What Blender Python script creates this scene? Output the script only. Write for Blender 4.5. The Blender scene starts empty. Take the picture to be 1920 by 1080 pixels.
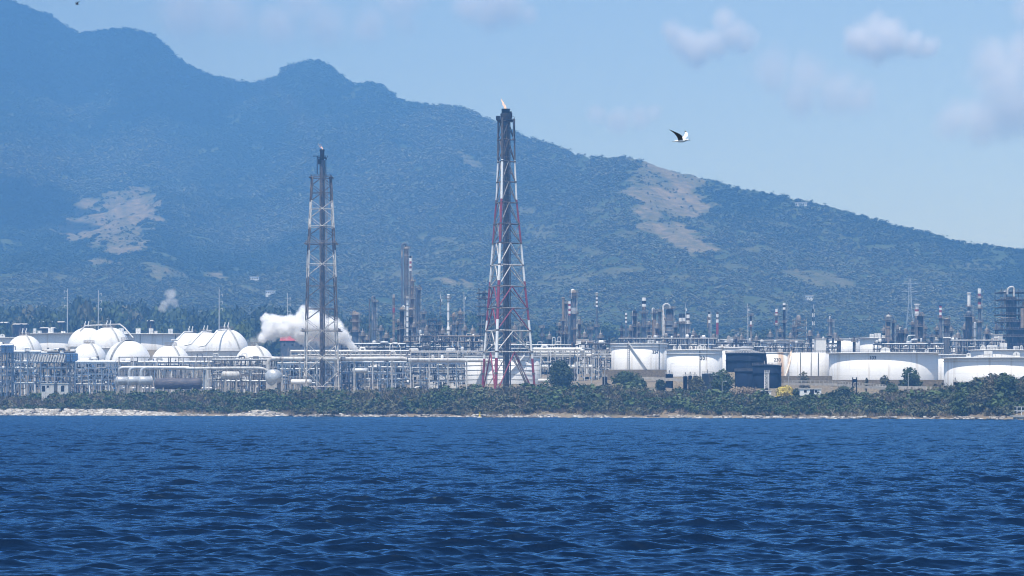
import bpy, math, random
import numpy as np
from mathutils import Vector
R = math.radians
rnd = random.Random(7)
C = bpy.context.scene.collection
sc = bpy.context.scene

# ------------------------------------------------------------------ camera, sky, sun, exposure
K, HZ, H = 5200.0, 752.0, 7.0           # focal length in px of a 1920 wide frame, row of the horizon, camera height (m)
cam = bpy.data.cameras.new("camera"); cam.sensor_width = 36; cam.lens = K / 1920 * 36
cam.shift_y = (HZ - 540) / 1920; cam.clip_start = 1; cam.clip_end = 60000
co = bpy.data.objects.new("camera", cam); C.objects.link(co)
co.location = (0, 0, H); co.rotation_euler = (R(90), 0, 0); sc.camera = co

SUN_EL, SUN_AZ = 68.0, 22.0             # high sun behind the camera, a little to the left
world = bpy.data.worlds.new("World"); sc.world = world; world.use_nodes = True
wn = world.node_tree; bg = wn.nodes["Background"]
sky = wn.nodes.new("ShaderNodeTexSky"); sky.sky_type = 'NISHITA'; sky.sun_disc = False
sky.sun_elevation = R(SUN_EL); sky.sun_rotation = R(180 + SUN_AZ)
sky.air_density = 1.0; sky.dust_density = 1.0; sky.ozone_density = 1.0
wn.links.new(sky.outputs[0], bg.inputs[0]); bg.inputs[1].default_value = 0.108
sun = bpy.data.lights.new("sun", 'SUN'); sun.energy = 4.1; sun.angle = R(0.5); sun.color = (1, .985, .965)
so = bpy.data.objects.new("sun", sun); C.objects.link(so)
sv = Vector((-math.sin(R(SUN_AZ)) * math.cos(R(SUN_EL)), -math.cos(R(SUN_AZ)) * math.cos(R(SUN_EL)), math.sin(R(SUN_EL))))
so.rotation_euler = sv.to_track_quat('Z', 'Y').to_euler(); so.location = (-50, -50, 200)
vs = sc.view_settings; vs.view_transform = 'Standard'; vs.look = 'None'; vs.gamma = 1; vs.use_curve_mapping = False
vs.exposure = 0.70
cy = sc.cycles; cy.max_bounces = 16; cy.diffuse_bounces = 3; cy.volume_bounces = 16; cy.sample_clamp_direct = 1.6; cy.sample_clamp_indirect = 4; cy.use_denoising = True; cy.filter_width = 1.05; cy.transparent_max_bounces = 16
cy.volume_step_rate = .4; cy.volume_max_steps = 256

# ------------------------------------------------------------------ helpers
def W(px, py, d): return Vector(((px - 960) * d / K, d, H + (HZ - py) * d / K))
def ZZ(py, d): return H + (HZ - py) * d / K
def smooth(a, b, x):
    t = np.clip((np.asarray(x, float) - a) / (b - a), 0, 1); return t * t * (3 - 2 * t)

def gz(x, y):                            # height of the land
    x = np.asarray(x, float); y = np.asarray(y, float)
    px = 960 + K * x / y
    t = (y - 1174 + .698 * x) * .82 + 2.5 * np.sin(x * .031 + 1) + 1.2 * np.sin(x * .11) + .6 * np.sin(x * .37 + y * .2)
    Hb = np.interp(px, [-600, 0, 600, 1000, 1200, 1330, 1450, 1560, 1700, 1790, 1880, 2500], [7, 7, 8.2, 9, 8.4, 6.8, 6.0, 6.4, 7.8, 9.2, 12.2, 13])
    s = np.interp(px, [-600, 500, 1000, 1250, 1420, 2500], [.03, .03, .04, .045, .02, .02])
    z = -2 + smooth(-8, 1, t) * 2.2 + smooth(0, 7, t) * .9 + smooth(5, 36, t) * (Hb - 1.1)
    z = z + s * np.clip(t - 36, 0, 330) + .012 * np.clip(t - 366, 0, 1500) + .05 * np.clip(t - 720, 0, 620)
    return z
def G(x, y): return float(gz(x, y))

def nmesh(name, V, F, mats, parent=None, smoothf=False, attr=None, mi=None):
    V = np.asarray(V, np.float32).reshape(-1, 3); F = np.asarray(F, np.int32)
    k = F.shape[1]; me = bpy.data.meshes.new(name)
    me.vertices.add(len(V)); me.vertices.foreach_set("co", V.ravel())
    me.loops.add(F.size); me.loops.foreach_set("vertex_index", F.ravel())
    me.polygons.add(len(F)); me.polygons.foreach_set("loop_start", np.arange(0, F.size, k, dtype=np.int32))
    try: me.polygons.foreach_set("loop_total", np.full(len(F), k, np.int32))
    except Exception: pass
    if smoothf: me.polygons.foreach_set("use_smooth", np.ones(len(F), bool))
    if mi is not None: me.polygons.foreach_set("material_index", np.asarray(mi, np.int32))
    for m in mats: me.materials.append(m)
    me.update(calc_edges=True)
    if attr is not None:
        for an, (dom, arr) in attr.items():
            if arr.ndim == 1:
                a = me.attributes.new(an, 'FLOAT', dom); a.data.foreach_set("value", arr.astype(np.float32))
            else:
                a = me.attributes.new(an, 'FLOAT_VECTOR', dom); a.data.foreach_set("vector", arr.astype(np.float32).ravel())
    o = bpy.data.objects.new(name, me); C.objects.link(o)
    if parent is not None: o.parent = parent
    return o

class MB:
    """Collects shapes in world coordinates; build() links them as ONE mesh."""
    def __init__(s): s.v = []; s.f = []; s.m = []; s.s = []
    def add(s, vs, fs, mi=0, sm=False):
        b = len(s.v); s.v += [tuple(p) for p in vs]
        for f in fs: s.f.append([b + i for i in f]); s.m.append(mi); s.s.append(sm)
        return s
    def tube(s, p, q, r, r2=None, n=6, mi=0, sm=None, caps=True):
        p = Vector(p); q = Vector(q); r2 = r if r2 is None else r2
        d = (q - p)
        if d.length < 1e-6: return s
        d.normalize(); a = d.orthogonal() if abs(d.z) < .99 else Vector((1, 0, 0)); a.normalize(); b = d.cross(a)
        if n == 4 and abs(d.z) < .99:
            b = Vector((0, 0, 1)).cross(d).normalized(); a = d.cross(b)
            off = math.pi / 4
        else: off = math.pi / 4 if n == 4 else 0
        vs = []
        for c, rr in ((p, r), (q, r2)):
            for i in range(n):
                t = off + 2 * math.pi * i / n; vs.append(c + a * (math.cos(t) * rr) + b * (math.sin(t) * rr))
        fs = [[i, (i + 1) % n, n + (i + 1) % n, n + i] for i in range(n)]
        s.add(vs, fs, mi, n > 4 if sm is None else sm)
        if caps: s.add(vs[:n], [list(range(n))[::-1]], mi); s.add(vs[n:], [list(range(n))], mi)
        return s
    def beam(s, p, q, w, mi=0): return s.tube(p, q, w * .7071, n=4, mi=mi)
    def path(s, pts, r, n=8, mi=0, rs=None):
        pts = [Vector(p) for p in pts]; vs = []; ref = None
        for i, p in enumerate(pts):
            d = (pts[min(i + 1, len(pts) - 1)] - pts[max(i - 1, 0)]).normalized()
            if ref is None: ref = d.orthogonal().normalized()
            ref = (ref - d * ref.dot(d)).normalized(); b = d.cross(ref)
            rr = rs[i] if rs else r
            for k in range(n):
                t = 2 * math.pi * k / n; vs.append(p + ref * (math.cos(t) * rr) + b * (math.sin(t) * rr))
        fs = []
        for i in range(len(pts) - 1):
            for k in range(n): fs.append([i * n + k, i * n + (k + 1) % n, (i + 1) * n + (k + 1) % n, (i + 1) * n + k])
        s.add(vs, fs, mi, True); s.add(vs[:n], [list(range(n))[::-1]], mi); s.add(vs[-n:], [list(range(n))], mi)
        return s
    def box(s, c, sz, rz=0, mi=0):
        cx, cy_, cz = c; x, y, z = sz[0] / 2, sz[1] / 2, sz[2] / 2; ca, sa = math.cos(rz), math.sin(rz)
        vs = [(cx + ca * i * x - sa * j * y, cy_ + sa * i * x + ca * j * y, cz + k * z) for k in (-1, 1) for j in (-1, 1) for i in (-1, 1)]
        return s.add(vs, [[0, 2, 3, 1], [4, 5, 7, 6], [0, 1, 5, 4], [2, 6, 7, 3], [0, 4, 6, 2], [1, 3, 7, 5]], mi)
    def lathe(s, c, prof, n=24, mi=0, sm=True, a0=0, a1=2 * math.pi, ax='z'):
        full = abs(a1 - a0 - 2 * math.pi) < 1e-4; k = n if full else n + 1; vs = []
        for r, z in prof:
            for i in range(k):
                t = a0 + (a1 - a0) * i / n
                if ax == 'z': vs.append((c[0] + r * math.sin(t), c[1] - r * math.cos(t), c[2] + z))
                elif ax == 'x': vs.append((c[0] + z, c[1] - r * math.cos(t), c[2] + r * math.sin(t)))
                else: vs.append((c[0] + r * math.cos(t), c[1] + z, c[2] + r * math.sin(t)))
        fs = []
        for j in range(len(prof) - 1):
            for i in range(n):
                i2 = (i + 1) % k; fs.append([j * k + i, j * k + i2, (j + 1) * k + i2, (j + 1) * k + i])
        return s.add(vs, fs, mi, sm)
    def rail(s, c, r, z, n=16, h=1.1, w=.09, a0=0, a1=2 * math.pi, mi=0):
        for i in range(n):
            t = a0 + (a1 - a0) * i / n; t2 = a0 + (a1 - a0) * (i + 1) / n
            p = Vector((c[0] + r * math.sin(t), c[1] - r * math.cos(t), z)); q = Vector((c[0] + r * math.sin(t2), c[1] - r * math.cos(t2), z))
            up = Vector((0, 0, h)); s.beam(p, p + up, w, mi); s.beam(p + up, q + up, w, mi); s.beam(p + up * .5, q + up * .5, w * .7, mi)
        return s
    def railline(s, p, q, step=2.0, h=1.1, w=.09, mi=0):
        p = Vector(p); q = Vector(q); n = max(1, int((q - p).length / step)); up = Vector((0, 0, h))
        for i in range(n + 1): a = p.lerp(q, i / n); s.beam(a, a + up, w, mi)
        s.beam(p + up, q + up, w, mi); s.beam(p + up * .5, q + up * .5, w * .7, mi); return s
    def build(s, name, mats, parent=None):
        me = bpy.data.meshes.new(name); off = parent_loc(parent)
        me.from_pydata([(a - off[0], b - off[1], c - off[2]) for a, b, c in s.v], [], s.f)
        for m in (mats if isinstance(mats, (list, tuple)) else [mats]): me.materials.append(M[m] if isinstance(m, str) else m)
        me.polygons.foreach_set("material_index", s.m); me.polygons.foreach_set("use_smooth", s.s); me.update()
        o = bpy.data.objects.new(name, me); C.objects.link(o)
        if parent is not None: o.parent = parent
        return o
def parent_loc(p):
    v = Vector((0, 0, 0))
    while p is not None: v = v + p.location; p = p.parent
    return v

def tag(o, label=None, cat=None, group=None, kind=None):
    if label: o["label"] = label
    if cat: o["category"] = cat
    if group: o["group"] = group
    if kind: o["kind"] = kind
    return o
def thing(name, label, cat, loc, group=None):
    o = bpy.data.objects.new(name, None); C.objects.link(o); o.location = loc; o.empty_display_size = 1
    return tag(o, label, cat, group, "thing")
def dup(root, loc, rz=0, scale=1, label=None):
    r = root.copy(); C.objects.link(r); r.location = loc; r.rotation_euler = (0, 0, rz); r.scale = (scale,) * 3 if not isinstance(scale, tuple) else scale
    if label: r["label"] = label
    for ch in list(root.children):
        c = ch.copy(); C.objects.link(c); c.parent = r
    return r

# ------------------------------------------------------------------ materials
M = {}
def nd(nt, t, **kw):
    n = nt.nodes.new(t)
    for k, v in kw.items(): setattr(n, k, v)
    return n
def mat(name, col, rough=.6, metal=0.0, var=.25, scale=.6, stain=None, stretch=(1, 1, 1), bump=0, courses=0):
    """Paint or soil with uneven tone; stain = (colour, amount, stretch) adds streaks of wear."""
    m = bpy.data.materials.new(name); m.use_nodes = True; nt = m.node_tree; b = nt.nodes["Principled BSDF"]
    b.inputs["Roughness"].default_value = rough; b.inputs["Metallic"].default_value = metal; b.inputs["Specular IOR Level"].default_value = .08 if max(col) < .15 else .35
    tc = nd(nt, "ShaderNodeTexCoord"); mp = nd(nt, "ShaderNodeMapping"); mp.inputs["Scale"].default_value = stretch
    nt.links.new(tc.outputs["Object"], mp.inputs[0])
    nz = nd(nt, "ShaderNodeTexNoise"); nz.inputs["Scale"].default_value = scale; nz.inputs["Detail"].default_value = 5
    nt.links.new(mp.outputs[0], nz.inputs["Vector"])
    mr = nd(nt, "ShaderNodeMapRange"); mr.inputs[1].default_value = .3; mr.inputs[2].default_value = .7
    mr.inputs[3].default_value = 1 - var; mr.inputs[4].default_value = 1 + var * .6
    nt.links.new(nz.outputs[0], mr.inputs[0])
    mx = nd(nt, "ShaderNodeVectorMath", operation='SCALE'); mx.inputs[0].default_value = col; nt.links.new(mr.outputs[0], mx.inputs["Scale"])
    out = mx.outputs[0]
    if stain:
        sc_, amt, st = stain
        mp2 = nd(nt, "ShaderNodeMapping"); mp2.inputs["Scale"].default_value = st; nt.links.new(tc.outputs["Object"], mp2.inputs[0])
        n2 = nd(nt, "ShaderNodeTexNoise"); n2.inputs["Scale"].default_value = 1; n2.inputs["Detail"].default_value = 6; nt.links.new(mp2.outputs[0], n2.inputs["Vector"])
        r2 = nd(nt, "ShaderNodeMapRange"); r2.inputs[1].default_value = .62 - amt * .3; r2.inputs[2].default_value = .8 - amt * .2; nt.links.new(n2.outputs[0], r2.inputs[0])
        m2 = nd(nt, "ShaderNodeMix", data_type='RGBA'); nt.links.new(r2.outputs[0], m2.inputs[0]); nt.links.new(out, m2.inputs[6]); m2.inputs[7].default_value = (*sc_, 1)
        out = m2.outputs[2]
    nt.links.new(out, b.inputs["Base Color"])
    if courses:                       # welded plate courses every few metres of height
        sx = nd(nt, "ShaderNodeSeparateXYZ"); nt.links.new(tc.outputs["Object"], sx.inputs[0]); mo = nd(nt, "ShaderNodeMath", operation='FLOORED_MODULO'); nt.links.new(sx.outputs[2], mo.inputs[0]); mo.inputs[1].default_value = courses
        lt = nd(nt, "ShaderNodeMath", operation='LESS_THAN'); nt.links.new(mo.outputs[0], lt.inputs[0]); lt.inputs[1].default_value = .16
        m3 = nd(nt, "ShaderNodeMix", data_type='RGBA'); ml = nd(nt, "ShaderNodeMath", operation='MULTIPLY'); nt.links.new(lt.outputs[0], ml.inputs[0]); ml.inputs[1].default_value = .22; nt.links.new(ml.outputs[0], m3.inputs[0]); nt.links.new(b.inputs["Base Color"].links[0].from_socket, m3.inputs[6]); m3.inputs[7].default_value = (.3, .29, .27, 1); nt.links.new(m3.outputs[2], b.inputs["Base Color"])
    if bump:
        bp = nd(nt, "ShaderNodeBump"); bp.inputs["Strength"].default_value = .6; bp.inputs["Distance"].default_value = bump
        nt.links.new(nz.outputs[0], bp.inputs["Height"]); nt.links.new(bp.outputs[0], b.inputs["Normal"])
    M[name] = m; return m
rustc = (.16, .09, .055)
mat("white", (.80, .80, .78), .45, var=.05, scale=.15, stain=((.5, .47, .42), .12, (.5, .5, .05)))
mat("tank_white", (.76, .76, .75), .5, var=.035, scale=.08, stain=((.52, .48, .42), .24, (.45, .45, .025)), courses=2.9)
mat("tank_rust_streaked", (.78, .77, .73), .5, var=.05, scale=.1, stain=((.5, .33, .2), .42, (.45, .45, .02)))
mat("sphere_white", (.76, .76, .755), .4, var=.03, scale=.1, stain=((.55, .52, .47), .2, (.5, .5, .06)))
mat("red_paint", (.27, .045, .075), .55, var=.2, stain=(rustc, .25, (.8, .8, .3)))
mat("worn_white", (.58, .56, .52), .6, var=.15, stain=((.2, .15, .12), .45, (1.2, 1.2, .5)))
mat("rust_steel", (.115, .102, .095), .7, var=.35, stain=((.3, .24, .19), .3, (1, 1, .3)))
mat("weathered_steel", (.27, .25, .23), .65, var=.3, stain=((.14, .095, .07), .5, (1, 1, .4)))
mat("soot", (.022, .024, .028), .7, var=.4)
mat("grey_steel", (.12, .128, .14), .5, var=.25, stain=((.2, .15, .11), .3, (.6, .6, .2)))
mat("blue_grey", (.08, .11, .155), .5, var=.25, stain=((.3, .26, .22), .25, (.5, .5, .15)))
mat("rack_blue", (.20, .27, .37), .5, var=.25, stain=((.4, .38, .35), .25, (.5, .5, .15)))
mat("dark_steel", (.022, .028, .04), .55, var=.3, stain=((.2, .15, .12), .3, (.6, .6, .2)))
mat("silver", (.52, .54, .55), .38, .35, var=.2, scale=1.2)
mat("tan_steel", (.26, .21, .16), .6, var=.25, stain=((.16, .11, .08), .4, (.7, .7, .2)))
mat("pale_steel", (.55, .55, .53), .5, var=.2, stain=((.25, .2, .16), .3, (.8, .8, .3)))
mat("blue_paint", (.10, .26, .52), .5, var=.25)
mat("navy_paint", (.009, .016, .034), .85, var=.15, scale=.2, stain=((.03, .04, .06), .2, (.4, .4, .05)))
mat("drum_grey", (.10, .10, .115), .5, var=.25, stain=((.2, .17, .15), .35, (.4, .4, 1.5)))
mat("concrete", (.40, .38, .34), .85, var=.25, scale=.5)
mat("stone_wall", (.19, .16, .11), .9, var=.4, scale=1.4, bump=.2)
mat("roof_red", (.40, .085, .10), .7, var=.2)
mat("roof_pale", (.5, .48, .44), .7, var=.25)
mat("dark_opening", (.02, .022, .026), .6, var=.1)
mat("lettering", (.045, .05, .06), .6, var=.2)
mat("yellow_paint", (.62, .46, .05), .5, var=.15)
mat("bark", (.12, .09, .065), .9, var=.35, scale=2)
mat("dead_wood", (.34, .28, .21), .9, var=.3, scale=2)
mat("galvanised", (.46, .49, .51), .5, .2, var=.15)

def leafmat(name, c1, c2, attr=None, trans=.15):
    m = bpy.data.materials.new(name); m.use_nodes = True; nt = m.node_tree; b = nt.nodes["Principled BSDF"]
    b.inputs["Roughness"].default_value = .75; b.inputs["Specular IOR Level"].default_value = .2
    if attr:
        a = nd(nt, "ShaderNodeAttribute", attribute_name=attr); nt.links.new(a.outputs["Vector"], b.inputs["Base Color"])
    else:
        g = nd(nt, "ShaderNodeNewGeometry"); oi = nd(nt, "ShaderNodeObjectInfo")
        ad = nd(nt, "ShaderNodeMath", operation='ADD'); nt.links.new(g.outputs["Random Per Island"], ad.inputs[0]); nt.links.new(oi.outputs["Random"], ad.inputs[1])
        hf = nd(nt, "ShaderNodeMath", operation='MULTIPLY'); nt.links.new(ad.outputs[0], hf.inputs[0]); hf.inputs[1].default_value = .5
        mx = nd(nt, "ShaderNodeMix", data_type='RGBA'); nt.links.new(hf.outputs[0], mx.inputs[0]); mx.inputs[6].default_value = (*c1, 1); mx.inputs[7].default_value = (*c2, 1)
        nt.links.new(mx.outputs[2], b.inputs["Base Color"])
    M[name] = m; return m
leafmat("leaf_green", (.035, .06, .024), (.075, .11, .045))
leafmat("leaf_olive", (.06, .07, .035), (.13, .125, .07))
leafmat("leaf_dry", (.15, .12, .08), (.27, .21, .14))
leafmat("leaf_yellow", (.42, .33, .06), (.62, .5, .12))
leafmat("leaf_dark", (.025, .042, .022), (.055, .08, .04))
leafmat("leaf_attr", None, None, "tone")

# ------------------------------------------------------------------ noise
def vnoise(x, y, seed=0):
    x = np.asarray(x, float); y = np.asarray(y, float); xi = np.floor(x).astype(np.int64); yi = np.floor(y).astype(np.int64)
    fx = x - xi; fy = y - yi; fx = fx * fx * (3 - 2 * fx); fy = fy * fy * (3 - 2 * fy)
    def h(a, b):
        n = (a * 374761393 + b * 668265263 + seed * 974711) & 0x7fffffff
        n = ((n ^ (n >> 13)) * 1274126177) & 0x7fffffff
        return ((n ^ (n >> 16)) & 0xffff) / 65535.0
    return (h(xi, yi) * (1 - fx) + h(xi + 1, yi) * fx) * (1 - fy) + (h(xi, yi + 1) * (1 - fx) + h(xi + 1, yi + 1) * fx) * fy
def fbm(x, y, o=5, seed=0):
    a = 0.; s = 0.; w = 1.
    for i in range(o): a = a + w * vnoise(x * 2 ** i, y * 2 ** i, seed + i); s += w; w *= .5
    return a / s
# ------------------------------------------------------------------ water: a real wave surface, finer towards the camera
def build_water():
    ds = [30.]
    while ds[-1] < 1480: ds.append(ds[-1] + (.0010 * ds[-1] if ds[-1] > 90 else .02 * ds[-1]))
    d = np.array(ds)
    u = np.linspace(-.225, .225, 721)
    ext = .00072 * 1.25 ** np.arange(1, 25); ext = np.cumsum(ext)
    u = np.concatenate([(-.225 - ext)[::-1], u, .225 + ext])
    D, U = np.meshgrid(d, u, indexing='ij'); X = U * D + 32 * np.clip(U / .225, -1, 1) * np.clip(D / 60, 0, 1); Y = D.copy()
    rg = np.random.default_rng(11); n = 96
    lam = np.exp(rg.uniform(math.log(.34), math.log(6.5), n)); th = rg.normal(0, .55, n) - .25
    amp = .0068 * lam * np.interp(lam, [.3, 1, 3, 6.5], [.7, .95, 1.12, 1.0]); ph = rg.uniform(0, 6.283, n)
    gust = .75 + .6 * fbm(X / 45, Y / 110, 3, 5)
    Z = np.zeros_like(X); DX = np.zeros_like(X); DY = np.zeros_like(X)
    sp = np.gradient(d)[:, None] * np.ones_like(X)
    dense = np.abs(U) < .26; kept = 0.; tot = 0.
    for l, t, a, p in zip(lam, th, amp, ph):
        k = 2 * math.pi / l; kx, ky = k * math.sin(t), k * math.cos(t)
        at = a * np.clip((l / sp - 1.5) / 1.5, 0, 1) * dense * gust
        kept = kept + (k * a * np.clip((l / sp - 1.5) / 1.5, 0, 1)) ** 2; tot += (k * a) ** 2
        q = kx * X + ky * Y + p; c = np.cos(q); s_ = np.sin(q)
        Z += at * c; DX -= at * math.sin(t) * s_ * .8; DY -= at * math.cos(t) * s_ * .8
    V = np.stack([X + DX, Y + DY, Z], -1).reshape(-1, 3)
    nr, nc = X.shape; i = np.arange(nr * nc).reshape(nr, nc)
    F = np.stack([i[:-1, :-1], i[:-1, 1:], i[1:, 1:], i[1:, :-1]], -1).reshape(-1, 4)
    m = bpy.data.materials.new("sea_water"); m.use_nodes = True; nt = m.node_tree; b = nt.nodes["Principled BSDF"]
    nt.nodes.remove(b); df = nd(nt, "ShaderNodeBsdfDiffuse"); df.inputs[0].default_value = (.0004, .0042, .016, 1)
    gl = nd(nt, "ShaderNodeBsdfGlossy"); gl.inputs["Color"].default_value = (.37, .68, 1, 1); gl.inputs["Roughness"].default_value = .07
    fr = nd(nt, "ShaderNodeFresnel"); fr.inputs[0].default_value = 1.55; ms = nd(nt, "ShaderNodeMixShader"); nt.links.new(fr.outputs[0], ms.inputs[0]); nt.links.new(df.outputs[0], ms.inputs[1]); nt.links.new(gl.outputs[0], ms.inputs[2]); nt.links.new(ms.outputs[0], nt.nodes["Material Output"].inputs[0])
    tc = nd(nt, "ShaderNodeTexCoord"); mp = nd(nt, "ShaderNodeMapping"); mp.inputs["Scale"].default_value = (2.2, 4.2, 1); nt.links.new(tc.outputs["Object"], mp.inputs[0])
    nz = nd(nt, "ShaderNodeTexNoise"); nz.inputs["Scale"].default_value = 1.0; nz.inputs["Detail"].default_value = 4; nt.links.new(mp.outputs[0], nz.inputs["Vector"])
    bp = nd(nt, "ShaderNodeBump"); bp.inputs["Strength"].default_value = 1; ra = nd(nt, "ShaderNodeAttribute", attribute_name="ripple"); nt.links.new(ra.outputs["Fac"], bp.inputs["Distance"])
    nt.links.new(nz.outputs[0], bp.inputs["Height"]); [nt.links.new(bp.outputs[0], s_.inputs["Normal"]) for s_ in (df, gl, fr)]
    o = nmesh("water", V, F, [m], smoothf=True, attr={"ripple": ('POINT', (.025 + .20 * np.sqrt(np.clip(1 - kept / tot, 0, 1)) * np.ones_like(X)).ravel())}); tag(o, "dark blue choppy sea in front of the refinery", "sea", kind="structure")
build_water()

# ------------------------------------------------------------------ land
def build_land():
    px = np.arange(-900, 2860, 10.); u = (px - 960) / K
    tau = np.concatenate([np.arange(-22, 60, 1.5), np.geomspace(60, 2300, 70)])
    U, T = np.meshgrid(u, tau); D = 1174 / (1 + .698 * U) + T; X = U * D
    Z = gz(X, D) + .8 * (fbm(X / 7, D / 7, 3, 3) - .5) * smooth(3, 20, T) - smooth(1500, 2300, T) * 0
    i = np.arange(X.size).reshape(X.shape)
    F = np.stack([i[:-1, :-1], i[:-1, 1:], i[1:, 1:], i[1:, :-1]], -1).reshape(-1, 4)
    m = bpy.data.materials.new("dry_ground"); m.use_nodes = True; nt = m.node_tree; b = nt.nodes["Principled BSDF"]; b.inputs["Roughness"].default_value = .95
    tc = nd(nt, "ShaderNodeTexCoord"); n1 = nd(nt, "ShaderNodeTexNoise"); n1.inputs["Scale"].default_value = .05; n1.inputs["Detail"].default_value = 8
    nt.links.new(tc.outputs["Object"], n1.inputs["Vector"]); cr = nd(nt, "ShaderNodeValToRGB"); nt.links.new(n1.outputs[0], cr.inputs[0])
    e = cr.color_ramp.elements; e[0].position = .35; e[0].color = (.09, .085, .05, 1); e[1].position = .62; e[1].color = (.2, .168, .11, 1)
    x = e.new(.5); x.color = (.19, .15, .10, 1)
    nt.links.new(cr.outputs[0], b.inputs["Base Color"])
    o = nmesh("land", np.stack([X, D, Z], -1), F, [m], smoothf=True); tag(o, "dry tan shore and plant ground rising behind the water", "ground", kind="structure")
build_land()

# ------------------------------------------------------------------ mountain
SKY = [(-900, -420), (-300, -150), (-100, -62), (0, -8), (28, 4), (60, 18), (90, 28), (125, 52), (145, 63), (165, 61), (190, 58), (220, 53), (245, 55), (290, 67), (315, 91), (330, 109), (355, 125), (380, 137),
       (415, 147), (440, 153), (470, 156), (500, 150), (523, 141), (533, 126), (560, 118), (597, 113), (620, 123), (650, 149), (665, 159), (690, 152), (710, 156), (730, 169), (745, 186), (780, 191), (830, 196), (870, 199),
       (900, 216), (940, 229), (975, 249), (1010, 261), (1050, 273), (1080, 286), (1110, 289), (1140, 287), (1170, 286), (1200, 291), (1240, 303), (1280, 316), (1330, 330), (1380, 345), (1430, 355), (1480, 365), (1530, 375),
       (1580, 388), (1640, 403), (1680, 418), (1740, 429), (1780, 444), (1830, 452), (1880, 456), (1920, 462), (2100, 492), (2400, 530), (2900, 580)]
PATCH = [  # bare earth on the slopes: px, py, half width, half height, lean, strength
    (225, 395, 78, 40, -.1, 1), (170, 420, 66, 34, -.35, 1), (215, 440, 70, 36, .1, .85), (150, 440, 45, 16, -.3, .9), (235, 465, 42, 10, .1, .8), (190, 492, 36, 8, .1, .8), (300, 505, 45, 9, .25, .7), (330, 515, 30, 8, .3, .7), (400, 517, 22, 8, 0, .8), (290, 512, 20, 12, .4, .6), (420, 525, 30, 6, .3, .5), (50, 530, 40, 5, 0, .4),
    (1255, 372, 75, 32, .1, 1), (1215, 345, 36, 40, 0, .7), (1270, 330, 70, 22, .3, .8), (1215, 395, 35, 20, 0, .9), (1285, 448, 62, 22, .32, 1), (1240, 432, 40, 10, .2, 1), (1200, 300, 70, 12, .1, .5), (880, 300, 34, 10, .5, .6), (905, 315, 30, 8, .4, .5),
    (1545, 525, 70, 14, .15, .55), (1500, 515, 40, 12, .1, .5), (1150, 512, 55, 8, -.1, .5), (1030, 535, 40, 8, 0, .5), (1060, 525, 50, 8, .1, .45), (835, 528, 22, 7, .1, .85), (848, 532, 26, 5, .1, .7), (875, 532, 14, 7, .5, .8), (800, 482, 40, 6, -.3, .55), (830, 450, 24, 8, 0, .5), (870, 494, 14, 6, 0, .6), (735, 515, 45, 10, -.1, .4), (780, 512, 24, 8, 0, .5),
    (990, 395, 22, 8, .1, .45), (1010, 430, 24, 16, .1, .4), (1120, 395, 22, 6, .2, .5), (1160, 405, 14, 6, 0, .5), (940, 440, 24, 8, 0, .3), (790, 445, 22, 5, 0, .4), (1420, 470, 40, 6, .1, .3), (1620, 540, 50, 6, .1, .35), (1430, 345, 30, 6, .3, .4), (1370, 335, 40, 8, .3, .5), (1750, 510, 50, 10, .1, .2), (1480, 560, 60, 8, 0, .3), (30, 545, 50, 6, 0, .4), (110, 520, 40, 6, .1, .4), (480, 545, 40, 5, .2, .45), (640, 540, 50, 6, -.1, .35), (690, 470, 40, 7, .2, .3), (1100, 470, 40, 8, .1, .35), (1180, 440, 30, 10, 0, .35), (1330, 420, 40, 7, .2, .4), (1380, 500, 50, 8, .1, .35), (1300, 520, 60, 7, 0, .35), (1600, 490, 50, 7, .1, .3), (1820, 500, 50, 8, .1, .3), (560, 430, 40, 8, 0, .25), (980, 500, 40, 7, 0, .4), (870, 460, 30, 6, 0, .35), (1460, 420, 30, 6, .2, .3), (1560, 440, 30, 6, .2, .25), (560, 560, 30, 3, 0, .3)]
D0 = 2750.
def mtn(px, s):
    """World point on the mountain for a bearing (as px) and a fraction s of the way from its foot (0) to its ridge (1)."""
    px, s = np.broadcast_arrays(np.asarray(px, float), np.asarray(s, float))
    sk = np.interp(px, [a for a, _ in SKY], [b for _, b in SKY]); Rr = np.interp(px, [-900, 0, 600, 950, 1150, 1500, 1920, 2900], [8200, 7600, 6600, 5400, 4500, 4100, 3900, 3600])
    d = D0 + (Rr - D0) * s; x = (px - 960) / K * d
    eS = (HZ - sk) / K - 7 / Rr; e0 = 56 / D0
    sp = 1 - np.abs(2 * fbm(x / 520 + .3 * fbm(x / 300, d / 300, 2, 9), d / 1900, 4, 21) - 1)
    sp2 = 1 - np.abs(2 * fbm(x / 170, d / 500, 4, 33) - 1)
    env = np.clip(1 - s, 0, 1) ** .6 * np.clip(s * 4, 0, 1)
    sc_ = np.clip(s, 0, 1.0); g = sc_ ** 1.08 * (1 - env * (.62 * (1 - sp) + .32 * (1 - sp2) - .06))
    e = e0 + (eS - e0) * g; z = H + e * d
    back = np.clip(s - 1, 0, 9); z = z * (1 - .55 * back) - 60 * back
    return x, d, z
def bare(px, py, x, y):
    w = fbm(x / 55, y / 90, 4, 77) - .5; w2 = fbm(x / 18, y / 30, 3, 78) - .5; v = np.zeros_like(px)
    for cx, cy_, a, b, l, st in PATCH:
        q = ((px - cx) / a) ** 2 + ((py - cy_ - l * (px - cx)) / b) ** 2
        st = st if st >= .8 else st * .72
        v = np.maximum(v, st * smooth(1.25, .75, q + w * 2.2 + w2 * 1.1) if False else st * (1 - smooth(.45, 1.35, q + w * 2.0 + w2 * 1.8)))
    sk_ = fbm(x / 11 + .02 * y, y / 150, 3, 79); return v * (.62 + .38 * smooth(.36, .58, sk_))
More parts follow.
